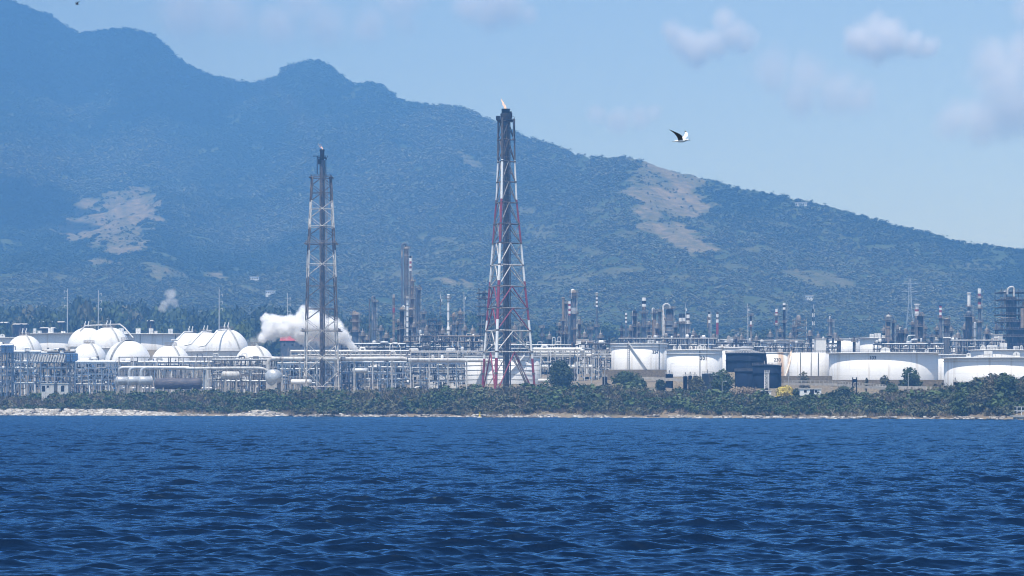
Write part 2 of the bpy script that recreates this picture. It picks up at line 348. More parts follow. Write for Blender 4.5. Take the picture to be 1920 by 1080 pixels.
def build_mountain():
    px = np.arange(-880, 2880, 5.); s = np.concatenate([np.linspace(-.06, 1, 330), 1 + np.linspace(.005, .10, 10)])
    P, S = np.meshgrid(px, s); X, D, Z = mtn(P, S)
    Z = Z + (fbm(X / 26, D / 26, 3, 5) - .5) * 9 * np.clip(S * 5, 0, 1) * (S < 1.02)
    py = HZ - (Z - H) * K / D
    bv = bare(P, py, X, D)
    i = np.arange(X.size).reshape(X.shape)
    F = np.stack([i[:-1, :-1], i[:-1, 1:], i[1:, 1:], i[1:, :-1]], -1).reshape(-1, 4)
    m = bpy.data.materials.new("mountain_slope"); m.use_nodes = True; nt = m.node_tree; b = nt.nodes["Principled BSDF"]; b.inputs["Roughness"].default_value = .95; b.inputs["Specular IOR Level"].default_value = .1
    a = nd(nt, "ShaderNodeAttribute", attribute_name="bare"); tc = nd(nt, "ShaderNodeTexCoord")
    n1 = nd(nt, "ShaderNodeTexNoise"); n1.inputs["Scale"].default_value = .02; n1.inputs["Detail"].default_value = 8; nt.links.new(tc.outputs["Object"], n1.inputs["Vector"])
    c1 = nd(nt, "ShaderNodeValToRGB"); nt.links.new(n1.outputs[0], c1.inputs[0]); e = c1.color_ramp.elements; e[0].position = .35; e[0].color = (.035, .055, .022, 1); e[1].position = .65; e[1].color = (.066, .082, .037, 1)
    n2 = nd(nt, "ShaderNodeTexNoise"); n2.inputs["Scale"].default_value = .06; n2.inputs["Detail"].default_value = 6; nt.links.new(tc.outputs["Object"], n2.inputs["Vector"])
    c2 = nd(nt, "ShaderNodeValToRGB"); nt.links.new(n2.outputs[0], c2.inputs[0]); e = c2.color_ramp.elements; e[0].position = .3; e[0].color = (.095, .09, .053, 1); e[1].position = .7; e[1].color = (.25, .195, .115, 1)
    mx = nd(nt, "ShaderNodeMix", data_type='RGBA'); nt.links.new(a.outputs["Fac"], mx.inputs[0]); nt.links.new(c1.outputs[0], mx.inputs[6]); nt.links.new(c2.outputs[0], mx.inputs[7]); nt.links.new(mx.outputs[2], b.inputs["Base Color"])
    o = nmesh("mountain", np.stack([X, D, Z], -1), F, [m], smoothf=True, attr={"bare": ('POINT', bv.ravel())})
    tag(o, "forested blue mountain range behind the refinery with bare tan patches", "mountain", kind="structure")
build_mountain()

# ------------------------------------------------------------------ foliage
def leaf_cloud(lobes, n, size, rg, flat=.75, up=.35):
    """Leaf-sized quads spread through the volume of a set of lobes (x, y, z, rx, rz)."""
    lobes = np.array(lobes, float); w = lobes[:, 3] ** 2 * lobes[:, 4]; k = rg.choice(len(lobes), n, p=w / w.sum())
    d = rg.normal(size=(n, 3)); d /= np.linalg.norm(d, axis=1)[:, None]; r = rg.uniform(.35, 1, n) ** .5 * rg.uniform(.86, 1.14, n)
    c = lobes[k, :3] + d * r[:, None] * np.stack([lobes[k, 3], lobes[k, 3], lobes[k, 4]], 1)
    nn = d * .7 + rg.normal(size=(n, 3)) * .6; nn[:, 2] += up; nn /= np.linalg.norm(nn, axis=1)[:, None]
    a = np.cross(nn, rg.normal(size=(n, 3))); a /= np.linalg.norm(a, axis=1)[:, None]; b = np.cross(nn, a)
    s = size * rg.uniform(.55, 1.35, n)[:, None]; b = b * flat
    V = np.stack([c - a * s - b * s * .6, c + a * s * .7 - b * s, c + a * s + b * s * .6, c - a * s * .6 + b * s], 1).reshape(-1, 3)
    return V, np.arange(4 * n).reshape(-1, 4)

def build_forest():
    rg = np.random.default_rng(5); protos = []
    for k in range(4):                                     # tree kinds used only through the geometry nodes below
        lb = [(rg.normal(0, 2), rg.normal(0, 2), 5 + rg.normal(0, 1.5), rg.uniform(2.2, 3.6), rg.uniform(1.8, 3)) for _ in range(6)]
        V, F = leaf_cloud(lb, 50, 1.7, rg, up=2.4)
        me_o = nmesh("forest_tree", V, F, [M["forest_leaf%d" % (k % 2)]]); C.objects.unlink(me_o); protos.append(me_o)
    N = 340000
    px = rg.uniform(-330, 2250, N); s = rg.uniform(0.0, 1.03, N) ** .85
    x, d, z = mtn(px, s); py = HZ - (z - H) * K / d
    # even spacing on the ground: thin by area
    Rr = np.interp(px, [-900, 0, 600, 950, 1150, 1500, 1920, 2900], [8200, 7600, 6600, 5400, 4500, 4100, 3900, 3600])
    area = d * (Rr - D0); keep = rg.uniform(0, 1, N) < area / area.max() * 1.2
    bv = bare(px, py, x, d); keep &= rg.uniform(0, 1, N) > np.minimum(bv * 1.2, .95)
    keep &= fbm(x / 40, d / 60, 3, 90) + rg.normal(0, .06, N) > .29
    x, d, z = x[keep], d[keep], z[keep]; print("forest trees", len(x))
    keep2 = np.where(keep)[0]
    if len(x) > 165000: idx = rg.choice(len(x), 165000, replace=False); x, d, z, keep2 = x[idx], d[idx], z[idx], keep2[idx]
    w1 = fbm(x / 420, d / 700, 4, 51); w2 = fbm(x / 90, d / 160, 3, 52); tn = np.clip((w1 - .5) * 3.6 + (w2 - .5) * 1.2 + .5 + rg.normal(0, .05, len(x)), 0, 1)
    big = rg.uniform(0, 1, len(x)) ** 3; scl = (.74 + .6 * big + .3 * fbm(x / 130, d / 130, 3, 8)) * (1 - .55 * np.clip(bv[keep2] * 2.5, 0, 1)) * np.interp(d, [2700, 4500, 7000], [.58, .8, 1.3])
    me = bpy.data.meshes.new("forest"); me.vertices.add(len(x)); me.vertices.foreach_set("co", np.stack([x, d, z - 1.5], 1).astype(np.float32).ravel())
    for nme, arr in (("scl", scl), ("rot", rg.uniform(0, 6.28, len(x))), ("kind", rg.integers(0, 4, len(x)).astype(float)), ("tint", tn)):
        a = me.attributes.new(nme, 'FLOAT', 'POINT'); a.data.foreach_set("value", arr.astype(np.float32))
    o = bpy.data.objects.new("mountain_forest", me); C.objects.link(o); tag(o, "dense far-off woodland covering the mountain slopes", "forest", kind="stuff")
    ng = bpy.data.node_groups.new("scatter", 'GeometryNodeTree')
    ng.interface.new_socket("Geometry", in_out='INPUT', socket_type='NodeSocketGeometry'); ng.interface.new_socket("Geometry", in_out='OUTPUT', socket_type='NodeSocketGeometry')
    L = ng.links; gi = ng.nodes.new("NodeGroupInput"); go = ng.nodes.new("NodeGroupOutput"); jn = ng.nodes.new("GeometryNodeGeometryToInstance")
    m2p = ng.nodes.new("GeometryNodeMeshToPoints"); L.new(gi.outputs[0], m2p.inputs[0])
    for p in protos:
        oi = ng.nodes.new("GeometryNodeObjectInfo"); oi.inputs[0].default_value = p; oi.inputs[1].default_value = True; L.new(oi.outputs["Geometry"], jn.inputs[0])
    iop = ng.nodes.new("GeometryNodeInstanceOnPoints"); L.new(m2p.outputs[0], iop.inputs["Points"]); L.new(jn.outputs[0], iop.inputs["Instance"]); iop.inputs["Pick Instance"].default_value = True
    def at(n):
        q = ng.nodes.new("GeometryNodeInputNamedAttribute"); q.data_type = 'FLOAT'; q.inputs[0].default_value = n; return q.outputs[0]
    L.new(at("kind"), iop.inputs["Instance Index"]); cx = ng.nodes.new("ShaderNodeCombineXYZ"); L.new(at("rot"), cx.inputs[2]); L.new(cx.outputs[0], iop.inputs["Rotation"]); L.new(at("scl"), iop.inputs["Scale"])
    L.new(iop.outputs[0], go.inputs[0]); ng.name = "scatter_trees"; md = o.modifiers.new("scatter", 'NODES'); md.node_group = ng
for q, (c1, c2) in enumerate([((.034, .056, .022), (.14, .14, .07)), ((.030, .052, .022), (.125, .135, .062))]):
    m = leafmat("forest_leaf%d" % q, c1, c2); nt = m.node_tree; a = nd(nt, "ShaderNodeAttribute", attribute_name="tint", attribute_type='INSTANCER'); mx = [n_ for n_ in nt.nodes if n_.type == 'MIX'][0]; nt.links.new(a.outputs["Fac"], mx.inputs[0])
build_forest()

# ------------------------------------------------------------------ scrub belt, dry grass and rocks along the shore
def shore_pt(px, t):                       # a point t metres inland along the bearing px
    u = (np.asarray(px, float) - 960) / K; d = 1174 / (1 + .698 * u) + t; return u * d, d
def replicate(protos, pos, scale, rot, kind, tone=None):
    Vs, Fs, T = [], [], []; off = 0
    for k, (V, F) in enumerate(protos):
        sel = np.where(kind == k)[0]
        if not len(sel): continue
        c, s_ = np.cos(rot[sel])[:, None], np.sin(rot[sel])[:, None]; A = V[None]
        X = (A[..., 0] * c - A[..., 1] * s_) * scale[sel, :1] + pos[sel, :1]; Y = (A[..., 0] * s_ + A[..., 1] * c) * scale[sel, :1] + pos[sel, 1:2]; Z = A[..., 2] * scale[sel, 1:2] + pos[sel, 2:3]
        Vs.append(np.stack([X, Y, Z], -1).reshape(-1, 3)); nv = len(V)
        Fs.append((F[None] + (np.arange(len(sel)) * nv)[:, None, None]).reshape(-1, F.shape[1]) + off); off += len(sel) * nv
        if tone is not None: T.append(np.repeat(tone[sel], nv, 0))
    return np.concatenate(Vs), np.concatenate(Fs), (np.concatenate(T) if T else None)
def build_scrub():
    rg = np.random.default_rng(3); protos = []
    for k in range(5):
        lb = [(rg.normal(0, .7), rg.normal(0, .7), 1.2 + rg.uniform(-.3, .9), rg.uniform(.6, 1.2), rg.uniform(.5, 1.0)) for _ in range(5)]
        protos.append(leaf_cloud(lb, 120, .30, rg))
    tw = []
    for k in range(4):                     # leafless twiggy shrubs
        Vt, Ft = [], []
        for j in range(34):
            p = np.array([rg.normal(0, .3), rg.normal(0, .3), 0]); q = p + np.array([rg.normal(0, .8), rg.normal(0, .8), rg.uniform(.8, 2.6)]); sd = np.array([rg.normal(), rg.normal(), 0]); sd = sd / np.linalg.norm(sd) * .10
            b = len(Vt); Vt += [p - sd, p + sd, q + sd * .35, q - sd * .35]; Ft.append([b, b + 1, b + 2, b + 3])
        tw.append((np.array(Vt), np.array(Ft)))
    def belt(n, t0, t1, green_at, name, label, cat, pr, hscale, tones, px0=-430, px1=2520, dens=None):
        px = rg.uniform(px0, px1, n); t = rg.uniform(t0, t1, n); f = fbm(px / 60, t / 14, 4, 17) + rg.normal(0, .07, n)
        keep = green_at(px, t, f); px, t, f = px[keep], t[keep], f[keep]; n = len(px)
        x, y = shore_pt(px, t); z = gz(x, y) - .2
        hh = hscale(px, t) * rg.uniform(.65, 1.35, n); sc2 = np.stack([hh * rg.uniform(.9, 1.4, n), hh], 1)
        ti = rg.integers(0, len(tones), n); tone = np.array(tones)[ti] * rg.uniform(.7, 1.3, n)[:, None]
        V, F, T = replicate(pr, np.stack([x, y, z], 1), sc2, rg.uniform(0, 6.28, n), rg.integers(0, len(pr), n), tone)
        o = nmesh(name, V, F, [M["leaf_attr"]], attr={"tone": ('POINT', T)}); tag(o, label, cat, kind="stuff"); print(name, n, len(F))
    hp = lambda px, t: np.interp(px, [-300, 300, 700, 1100, 1500, 1700, 1790, 1890, 2200], [1.15, 1.2, 1.45, 1.4, 1.15, 1.25, 1.4, 1.5, 1.6]) * np.interp(t, [8, 22, 50], [.75, 1, 1.05]) * (.55 + .95 * fbm(px / 22, t / 30, 3, 61))
    greenness = lambda px: np.interp(px, [-300, 60, 300, 640, 820, 1000, 1250, 1550, 1700, 1800, 2200], [.36, .39, .43, .46, .38, .47, .57, .59, .47, .35, .37])
    gap = lambda px, t: ~((px > 1485) & (px < 1545) & (t > 46))
    belt(4550, 11, 60, lambda px, t, f: (f + np.interp(t, [15, 28, 60], [-.05, .05, .09]) < greenness(px) + .10) & gap(px, t), "green_scrub", "belt of green leafy scrub along the top of the shore bank", "scrub", protos, hp, [(.058, .095, .036), (.075, .11, .044), (.095, .112, .055), (.046, .073, .033)])
    belt(3650, 6.5, 48, lambda px, t, f: (f + np.interp(t, [10, 26, 48], [-.08, .03, .16]) > greenness(px) - .05), "brown_scrub", "belt of dull brown half-leafless scrub on the shore bank", "scrub", protos, lambda px, t: hp(px, t) * .85, [(.09, .098, .052), (.12, .118, .066), (.08, .088, .048)])
    belt(5900, 8, 40, lambda px, t, f: f > .36, "bare_twigs", "leafless tan and grey twigs among the shore scrub", "scrub", tw, lambda px, t: np.interp(t, [6, 20, 40], [.6, 1.05, 1.3]) * hp(px, t) * .8, [(.19, .165, .12), (.26, .22, .15), (.12, .105, .08)])
    belt(3400, 4.5, 15, lambda px, t, f: f > .55, "dry_grass", "straw coloured dry grass tufts at the foot of the shore bank", "grass", tw, lambda px, t: np.full(len(px), .62), [(.34, .29, .19), (.28, .23, .14), (.2, .17, .11)])
    # rocks
    rp = []
    for k in range(6):
        ico = []; 
        V = rg.normal(size=(8, 3)); V = np.array([[i, j, k_] for i in (-1, 1) for j in (-1, 1) for k_ in (-1, 1)], float) * rg.uniform(.55, 1.0, (8, 3)) * np.array([1.15, 1, .72])
        F = np.array([[0, 1, 3, 2], [4, 6, 7, 5], [0, 4, 5, 1], [2, 3, 7, 6], [0, 2, 6, 4], [1, 5, 7, 3]]); rp.append((V, F))
    def rocks(n, pxa, pxb, t0, t1, s0, s1, name, label, tones, lift, acc=lambda px, t: px > -9999):
        px = rg.uniform(pxa, pxb, n); t = rg.uniform(t0, t1, n); k = acc(px, t); px, t = px[k], t[k]; n = len(px); x, y = shore_pt(px, t); z = np.maximum(gz(x, y), lift(px, t)); s_ = rg.uniform(s0, s1, n)
        tone = np.array(tones)[rg.integers(0, len(tones), n)] * rg.uniform(.75, 1.2, n)[:, None]
        V, F, T = replicate(rp, np.stack([x, y, z], 1), np.stack([s_, s_], 1), rg.uniform(0, 6.28, n), rg.integers(0, 6, n), tone)
        o = nmesh(name, V, F, [M["rock"]], attr={"tone": ('POINT', T)}); tag(o, label, "rocks", kind="stuff")
    pale = [(.42, .40, .36), (.52, .50, .46), (.34, .32, .28), (.24, .22, .2)]
    rocks(1900, -430, 330, -5, 5, .6, 1.15, "riprap", "pale grey boulders heaped as a sea wall on the left shore", pale, lambda px, t: np.interp(t, [-5, 5], [-.3, 2.9]) * np.interp(px, [-300, 210, 330], [1, 1, .35]))
    rocks(5800, 260, 2520, -4, 3.5, .3, .75, "shore_rocks", "pale rocks scattered along the waterline", pale + [(.22, .2, .18), (.1, .09, .085)], lambda px, t: np.interp(t, [-4, 3.5], [-.3, 1.0]) * (.5 + .9 * fbm(px / 45, px * 0, 3, 4)), lambda px, t: fbm(px / 18, t / 3, 3, 12) > np.interp(px, [300, 1000, 1300], [.47, .5, .54]))
    rocks(500, 430, 540, -3, 6, .5, 1.0, "boulders", "dark and pale boulders heaped on the shore below the white pipe elbow", pale + [(.1, .1, .1)], lambda px, t: np.interp(t, [-3, 6], [-.2, 2.6]) * np.exp(-((px - 490) / 40) ** 2))
m = leafmat("rock", None, None, "tone"); m.node_tree.nodes["Principled BSDF"].inputs["Roughness"].default_value = .9
build_scrub()

# ------------------------------------------------------------------ trees that stand apart
def tree_mesh(h, wdt, n, size, seed, leaf, trunk_h=.3, lobes=8, name="tree", squat=.5):
    """Returns an Empty (at the origin) with trunk and crown children; crown a lobed cloud of leaf clumps."""
    rg = np.random.default_rng(seed); root = bpy.data.objects.new(name, None); C.objects.link(root)
    lb = []
    for k in range(lobes):
        a = rg.uniform(0, 6.28); r = rg.uniform(.15, .66) * wdt / 2; zz = h * (trunk_h + (1 - trunk_h) * rg.uniform(.22 if trunk_h > .1 else .06, .80)); rr = wdt / 2 * rg.uniform(.36, .58) * (1.15 - .35 * zz / h)
        lb.append((r * math.cos(a), r * math.sin(a), min(zz, h - rr * squat * 1.5), rr, rr * squat * 1.5))
    lb.append((0, 0, h * .78, wdt * .26, h * .2))
    if trunk_h <= .1: lb.append((0, 0, h * .42, wdt * .40, h * .42)); lb.append((0, 0, h * .60, wdt * .33, h * .36))
    V, F = leaf_cloud(lb, n, size, rg); nmesh("crown", V, F, [M[leaf]], root)
    mb = MB(); mb.path([(0, 0, -1), (wdt * .01, 0, h * .2), (-wdt * .01, 0, h * .5), (0, 0, h * .8)], 1, 7, rs=[h * .035, h * .028, h * .02, h * .008])
    for l in lb[:-1]: mb.path([(0, 0, h * trunk_h * .8), (l[0] * .5, l[1] * .5, (h * trunk_h * .8 + l[2]) / 2), (l[0], l[1], l[2])], 1, 5, rs=[h * .016, h * .011, h * .004])
    mb.build("trunk", "bark", root)
    return root
def tree(px, ytop, ybase, d, wpx, leaf, label, seed, n=900, size=.5, trunk_h=.25, cat="tree", name="tree", squat=.5, lobes=12):
    x = (px - 960) * d / K; g = G(x, d); top = ZZ(ytop, d); b = g
    t = tree_mesh(top - b, wpx * d / K, n, size, seed, leaf, trunk_h, lobes, name=name, squat=squat); t.location = (x, d, b); return tag(t, label, cat)
# ------------------------------------------------------------------ storage tanks
def number_mesh(txt, hgt):
    cu = bpy.data.curves.new("n", 'FONT'); cu.body = txt; cu.size = hgt * 1.4; cu.align_x = 'CENTER'; cu.align_y = 'CENTER'; cu.offset = .03 * hgt
    o = bpy.data.objects.new("n", cu); C.objects.link(o); dg = bpy.context.evaluated_depsgraph_get(); me = bpy.data.meshes.new_from_object(o.evaluated_get(dg))
    bpy.data.objects.remove(o); return me
def tank(px0, px1, yt, yb, df, label, shell="tank_white", girder=1.1, number=None, npx=None, ny=None, nh=1.5, roof='float', stair=None, boxes=(), plates=(), lines=(), rings=(), cat="tank", bands=0, dc=None, hand=True, ladder=None, name="storage_tank"):
    hw = (px1 - px0) / 2; dc = df / (1 - hw / K); r = hw * dc / K; cx = ((px0 + px1) / 2 - 960) * dc / K
    zb, zt = ZZ(yb, df), ZZ(yt, df); g = min(G(cx, df), G(cx, dc), zb) - .5
    c = (cx, dc, 0); t = thing(name, label, cat, (cx, dc, g)); n = 96
    mb = MB(); mb.lathe(c, [(r, zb), (r, zt), (r - .15, zt), (r - .15, zt - 2.2)], n)
    for a in lines: mb.box((cx + (r + .1) * math.sin(a), dc - (r + .1) * math.cos(a), (zb + zt) / 2), (.35, .25, zt - zb - .2), a, 1)
    for i in range(bands): z = zb + (zt - zb) * (i + 1) / (bands + 1); mb.lathe(c, [(r + .02, z - .12), (r + .12, z - .12), (r + .12, z + .12), (r + .02, z + .12)], n, 2)
    mb.build("shell", [shell, "grey_steel", "pale_steel"], t)
    if zb - g > .6: MB().lathe(c, [(r + 2.5 + (zb - g) * .8, g), (r + 1.6, zb - .15), (0, zb - .15)], 64).build("foundation", "stone_wall", t)
    if girder:
        mb = MB(); mb.lathe(c, [(r + .02, zt - .55), (r + girder, zt - .4), (r + girder, zt - .1), (r + .02, zt)], n)
        for z in rings: zz = ZZ(z, df); mb.lathe(c, [(r + .02, zz - .14), (r + .45, zz - .1), (r + .45, zz + .1), (r + .02, zz + .14)], n)
        mb.build("wind_girder", shell, t)
    mb = MB()
    if roof == 'float': mb.lathe(c, [(r - .2, zt - 1.6), (r * .9, zt - 1.9), (0, zt - 1.9)], n)
    elif roof == 'cone':
        rh = r * .2; mb.lathe(c, [(r + .12, zt), (r * .62, zt + rh * .5), (r * .18, zt + rh), (0, zt + rh)], n)
        for i in range(36):
            a = 2 * math.pi * i / 36; mb.beam((cx + r * math.sin(a), dc - r * math.cos(a), zt + .1), (cx + r * .2 * math.sin(a), dc - r * .2 * math.cos(a), zt + rh + .1), .25, 1)
    else: mb.lathe(c, [(r + .1, zt), (r * .7, zt + r * .05), (0, zt + r * .09)], n)
    mb.build("roof", [shell if roof != 'cone' else "grey_steel", "pale_steel"], t)
    if hand: MB().rail(c, r + (girder or .1) - .1, zt, 64, 1.1, .08).build("handrail", "grey_steel", t)
    if stair:
        a0, a1 = stair; mb = MB(); k = 30; vs = []; w = 1.0
        for i in range(k + 1):
            a = a0 + (a1 - a0) * i / k; z = zb + (zt - zb) * i / k
            for rr, dz in ((r + .1, 0), (r + .1 + w, 0), (r + .1 + w, .35), (r + .1, .35)): vs.append((cx + rr * math.sin(a), dc - rr * math.cos(a), z + dz))
        fs = [[i * 4 + j, i * 4 + (j + 1) % 4, (i + 1) * 4 + (j + 1) % 4, (i + 1) * 4 + j] for i in range(k) for j in range(4)]
        mb.add(vs, fs)
        for i in range(k): mb.beam(Vector(vs[i * 4 + 1]) + Vector((0, 0, 1.1)), Vector(vs[i * 4 + 5]) + Vector((0, 0, 1.1)), .1); mb.beam(vs[i * 4 + 1], Vector(vs[i * 4 + 1]) + Vector((0, 0, 1.1)), .08)
        mb.build("stair", shell, t)
    if ladder is not None:
        mb = MB(); a = ladder; p = Vector((cx + (r + .5) * math.sin(a), dc - (r + .5) * math.cos(a), 0)); sd = Vector((math.cos(a), math.sin(a), 0))
        for s_ in (-.5, .5): mb.beam(p + sd * s_ + Vector((0, 0, zb)), p + sd * s_ + Vector((0, 0, zt + 1)), .14)
        for i in range(int((zt - zb) / 1.0)): z = zb + i; mb.beam(p + sd * -.5 + Vector((0, 0, z)), p + sd * .5 + Vector((0, 0, z)), .08)
        mb.build("ladder", "grey_steel", t)
    for a, w, h in boxes:
        x, y = cx + (r - .2) * math.sin(a), dc - (r - .2) * math.cos(a); mb = MB(); mb.box((x, y, zt + h / 2), (w, 1.4, h), a); mb.box((x + .72 * math.sin(a), y - .72 * math.cos(a), zt + h * .5), (.12, .06, h * .9), a, 1); mb.build("vent_box", ["white", "grey_steel"], t)
    for a, w, h in plates:
        x, y = cx + r * math.sin(a), dc - r * math.cos(a); ca, sa = math.cos(a), math.sin(a); k = 12
        pts = [(-w / 2, 0), (w / 2, 0)] + [(w / 2 * math.cos(math.pi * i / k), h * .35 + h * .65 * math.sin(math.pi * i / k)) for i in range(k + 1)]
        vs = [(x + ca * p + sa * q, y + sa * p - ca * q, zt + z) for q in (0, .12) for p, z in pts]; n2 = len(pts)
        MB().add(vs, [list(range(n2))[::-1], list(range(n2, 2 * n2))] + [[i, (i + 1) % n2, n2 + (i + 1) % n2, n2 + i] for i in range(n2)]).box((x + .2 * sa, y - .2 * ca, zt + h * .55), (.15, .1, h * .5), a, 1).build("foam_plate", ["white", "grey_steel"], t)
    if number:
        me = number_mesh(number, nh); a0 = math.asin((npx - (px0 + px1) / 2) / hw); z0 = ZZ(ny, df)
        for v in me.vertices:
            a = a0 + v.co.x / r; z = z0 + v.co.y; v.co = (cx + (r + .06) * math.sin(a) - cx, dc - (r + .06) * math.cos(a) - dc, z - g)
        me.materials.append(M["lettering"]); o = bpy.data.objects.new("tank_number", me); C.objects.link(o); o.parent = t
    return t, (cx, dc, r, zb, zt)

# right-hand tank field, near to far
tank(1771, 1990, 669, 723, 1195, "broad white tank at the right edge standing nearest the water", girder=1.3, boxes=[(-.42, 3.6, 2.6)], plates=[(.05, 3.2, 2.2), (-.78, 2.6, 1.8)], rings=(676,))
tank(1555, 1758, 660, 712, 1290, "broad white tank marked 103 with a dark curved shadow under its rim", girder=1.3, number="103", npx=1624, ny=671, nh=1.6, plates=[(-.1, 4.5, 2.2), (.75, 2.4, 1.5), (.45, 1.6, 1.2)], rings=())
tank(1477, 1556, 661, 706, 1330, "plain white tank between the rust streaked tank and tank 103", girder=0, lines=(-.5, .0, .35), hand=True)
tank(1430, 1480, 660, 706, 1300, "white tank marked 230 with rust streaks beside the navy tank", shell="tank_rust_streaked", girder=.25, number="230", npx=1455, ny=675, nh=1.6, stair=(.6, 1.5))
tank(1361, 1433, 662, 697, 1270, "navy blue tank with a shallow ribbed cone roof", shell="navy_paint", girder=.3, roof='cone', stair=(1.1, 1.9), rings=(676,))
t, (cx_, dc_, r_, zb_, zt_) = tank(1411, 1465, 685, 728, 1190, "navy blue tank with a white ladder tower in front, right of the low one", shell="navy_paint", girder=.25, roof='dome', rings=(699,))
mb = MB()
lx, ly = (1437.5 - 960) * (dc_ - r_ - 1.6) / K, dc_ - r_ - 1.6; zl = ZZ(699, ly)
for sx in (-.9, .9):
    for sy in (-.7, .7): mb.beam((lx + sx, ly + sy, zb_ - 1), (lx + sx, ly + sy, zl), .2)
for i in range(6):
    z0 = zb_ + (zl - zb_) * i / 6; z1 = zb_ + (zl - zb_) * (i + 1) / 6
    mb.beam((lx - .9, ly - .7, z0), (lx + .9, ly - .7, z1), .16); mb.beam((lx + .9, ly - .7, z0), (lx - .9, ly - .7, z1), .16); mb.beam((lx - .9, ly - .7, z1), (lx + .9, ly - .7, z1), .16)
mb.box((lx, ly, zl), (2.2, 1.8, .2)); mb.railline((lx - 1.1, ly - .9, zl), (lx + 1.1, ly - .9, zl), 1); mb.build("ladder_tower", "white", t)
tank(1378, 1420, 696, 727, 1195, "low weathered navy tank with a railed top against the ladder tank", shell="navy_paint", girder=.25, roof='dome')
tank(1250, 1354, 655, 706, 1330, "white tank marked 301 with rounded white plates on its rim", girder=.75, number="301", npx=1316, ny=672, nh=1.7, plates=[(-.86, 1.7, 1.9), (-.62, 2.0, 1.9), (.12, 2.6, 2.0), (.3, 1.8, 1.9)], lines=(.13,), rings=(663,))
tank(1146, 1251, 643, 693, 1440, "tall white tank marked 324 with a stair slanting down its front", girder=.75, number="324", npx=1226, ny=660, nh=1.7, stair=(.22, -.42), boxes=[(.38, 3.0, 1.5), (.72, 2.2, 1.2)], lines=(.73,), ladder=-.42, rings=(650,))
tank(1338, 1412, 651, 700, 1420, "white tank showing between tank 301 and the navy cone roof", girder=.5, rings=())
tank(1752, 1850, 664, 712, 1420, "white tank in the gap between tank 103 and the right edge tank", girder=.6)
# back row
tank(1605, 1672, 633, 668, 1800, "distant white tank with two vent boxes left of the ribbed column", girder=1.6, boxes=[(-.25, 2.6, 2.4), (.08, 4, 2.8), (.5, 3, 1.6)])
tank(1548, 1612, 635, 668, 1760, "distant white tank behind tank 103, its upper edge beaded with vents", girder=.3, plates=[(-.3, 1, .8), (.3, 1, .8)])
tank(1523, 1556, 636, 668, 1700, "small distant white tank left of the beaded one", girder=.3)
tank(1740, 1766, 637, 668, 1800, "distant white tank peeking out left of the banded stack with a bulging column", girder=1.2, boxes=[(.1, 2, 1.6)])
tank(1776, 1806, 637, 668, 1800, "distant shaded white tank right of the bulging column", girder=1.6, boxes=[(-.3, 2.2, 2), (.35, 1.6, 2.4)])
tank(1425, 1505, 637, 668, 1720, "distant white tank behind the red banded stack and frame tower", girder=1.4, bands=2)
tank(1290, 1335, 636, 668, 1750, "distant white tank with a dark door mark behind tank 301", girder=1.0, boxes=[(.2, 3, 1.6), (.45, 2, 1)])
tank(1340, 1404, 636, 668, 1800, "distant pale tank behind the guyed mast", girder=1.2)
tank(1820, 1925, 655, 680, 1330, "low white tank with white boxes on top behind the right edge tank", girder=.8, boxes=[(-.4, 5, 2), (.0, 3.2, 3), (.5, 2.4, 1.6)], plates=[(-.75, 3, 2), (.75, 2.5, 2)])
# left-hand back tanks
tank(58, 206, 624, 656, 1760, "wide white tank with a shaded wall behind the single sphere on the left", girder=2.4, boxes=[(-.95, 2, 3), (-.35, 3.2, 3.0), (-.72, 2.2, 1.5), (-.02, 2.6, 1.2)])
tank(196, 390, 625, 656, 1800, "wide white tank with vent boxes behind the paired spheres", girder=2.4, boxes=[(-.6, 3.4, 3.4), (-.49, 2.4, 1.6), (-.22, 3, 3.2), (.03, 2.8, 3.2), (.12, 2, 1.6), (.4, 2.6, 3)], lines=(-.18, .5))
tank(-70, 52, 632, 656, 1700, "white tank at the left edge behind the first sphere", girder=1.6, plates=[(.4, 3.2, 2)])
tank(872, 1012, 667, 720, 1345, "white ring-banded tank standing behind the red and white flare tower", girder=.5, bands=5, stair=(-.1, .6), ladder=-.55)

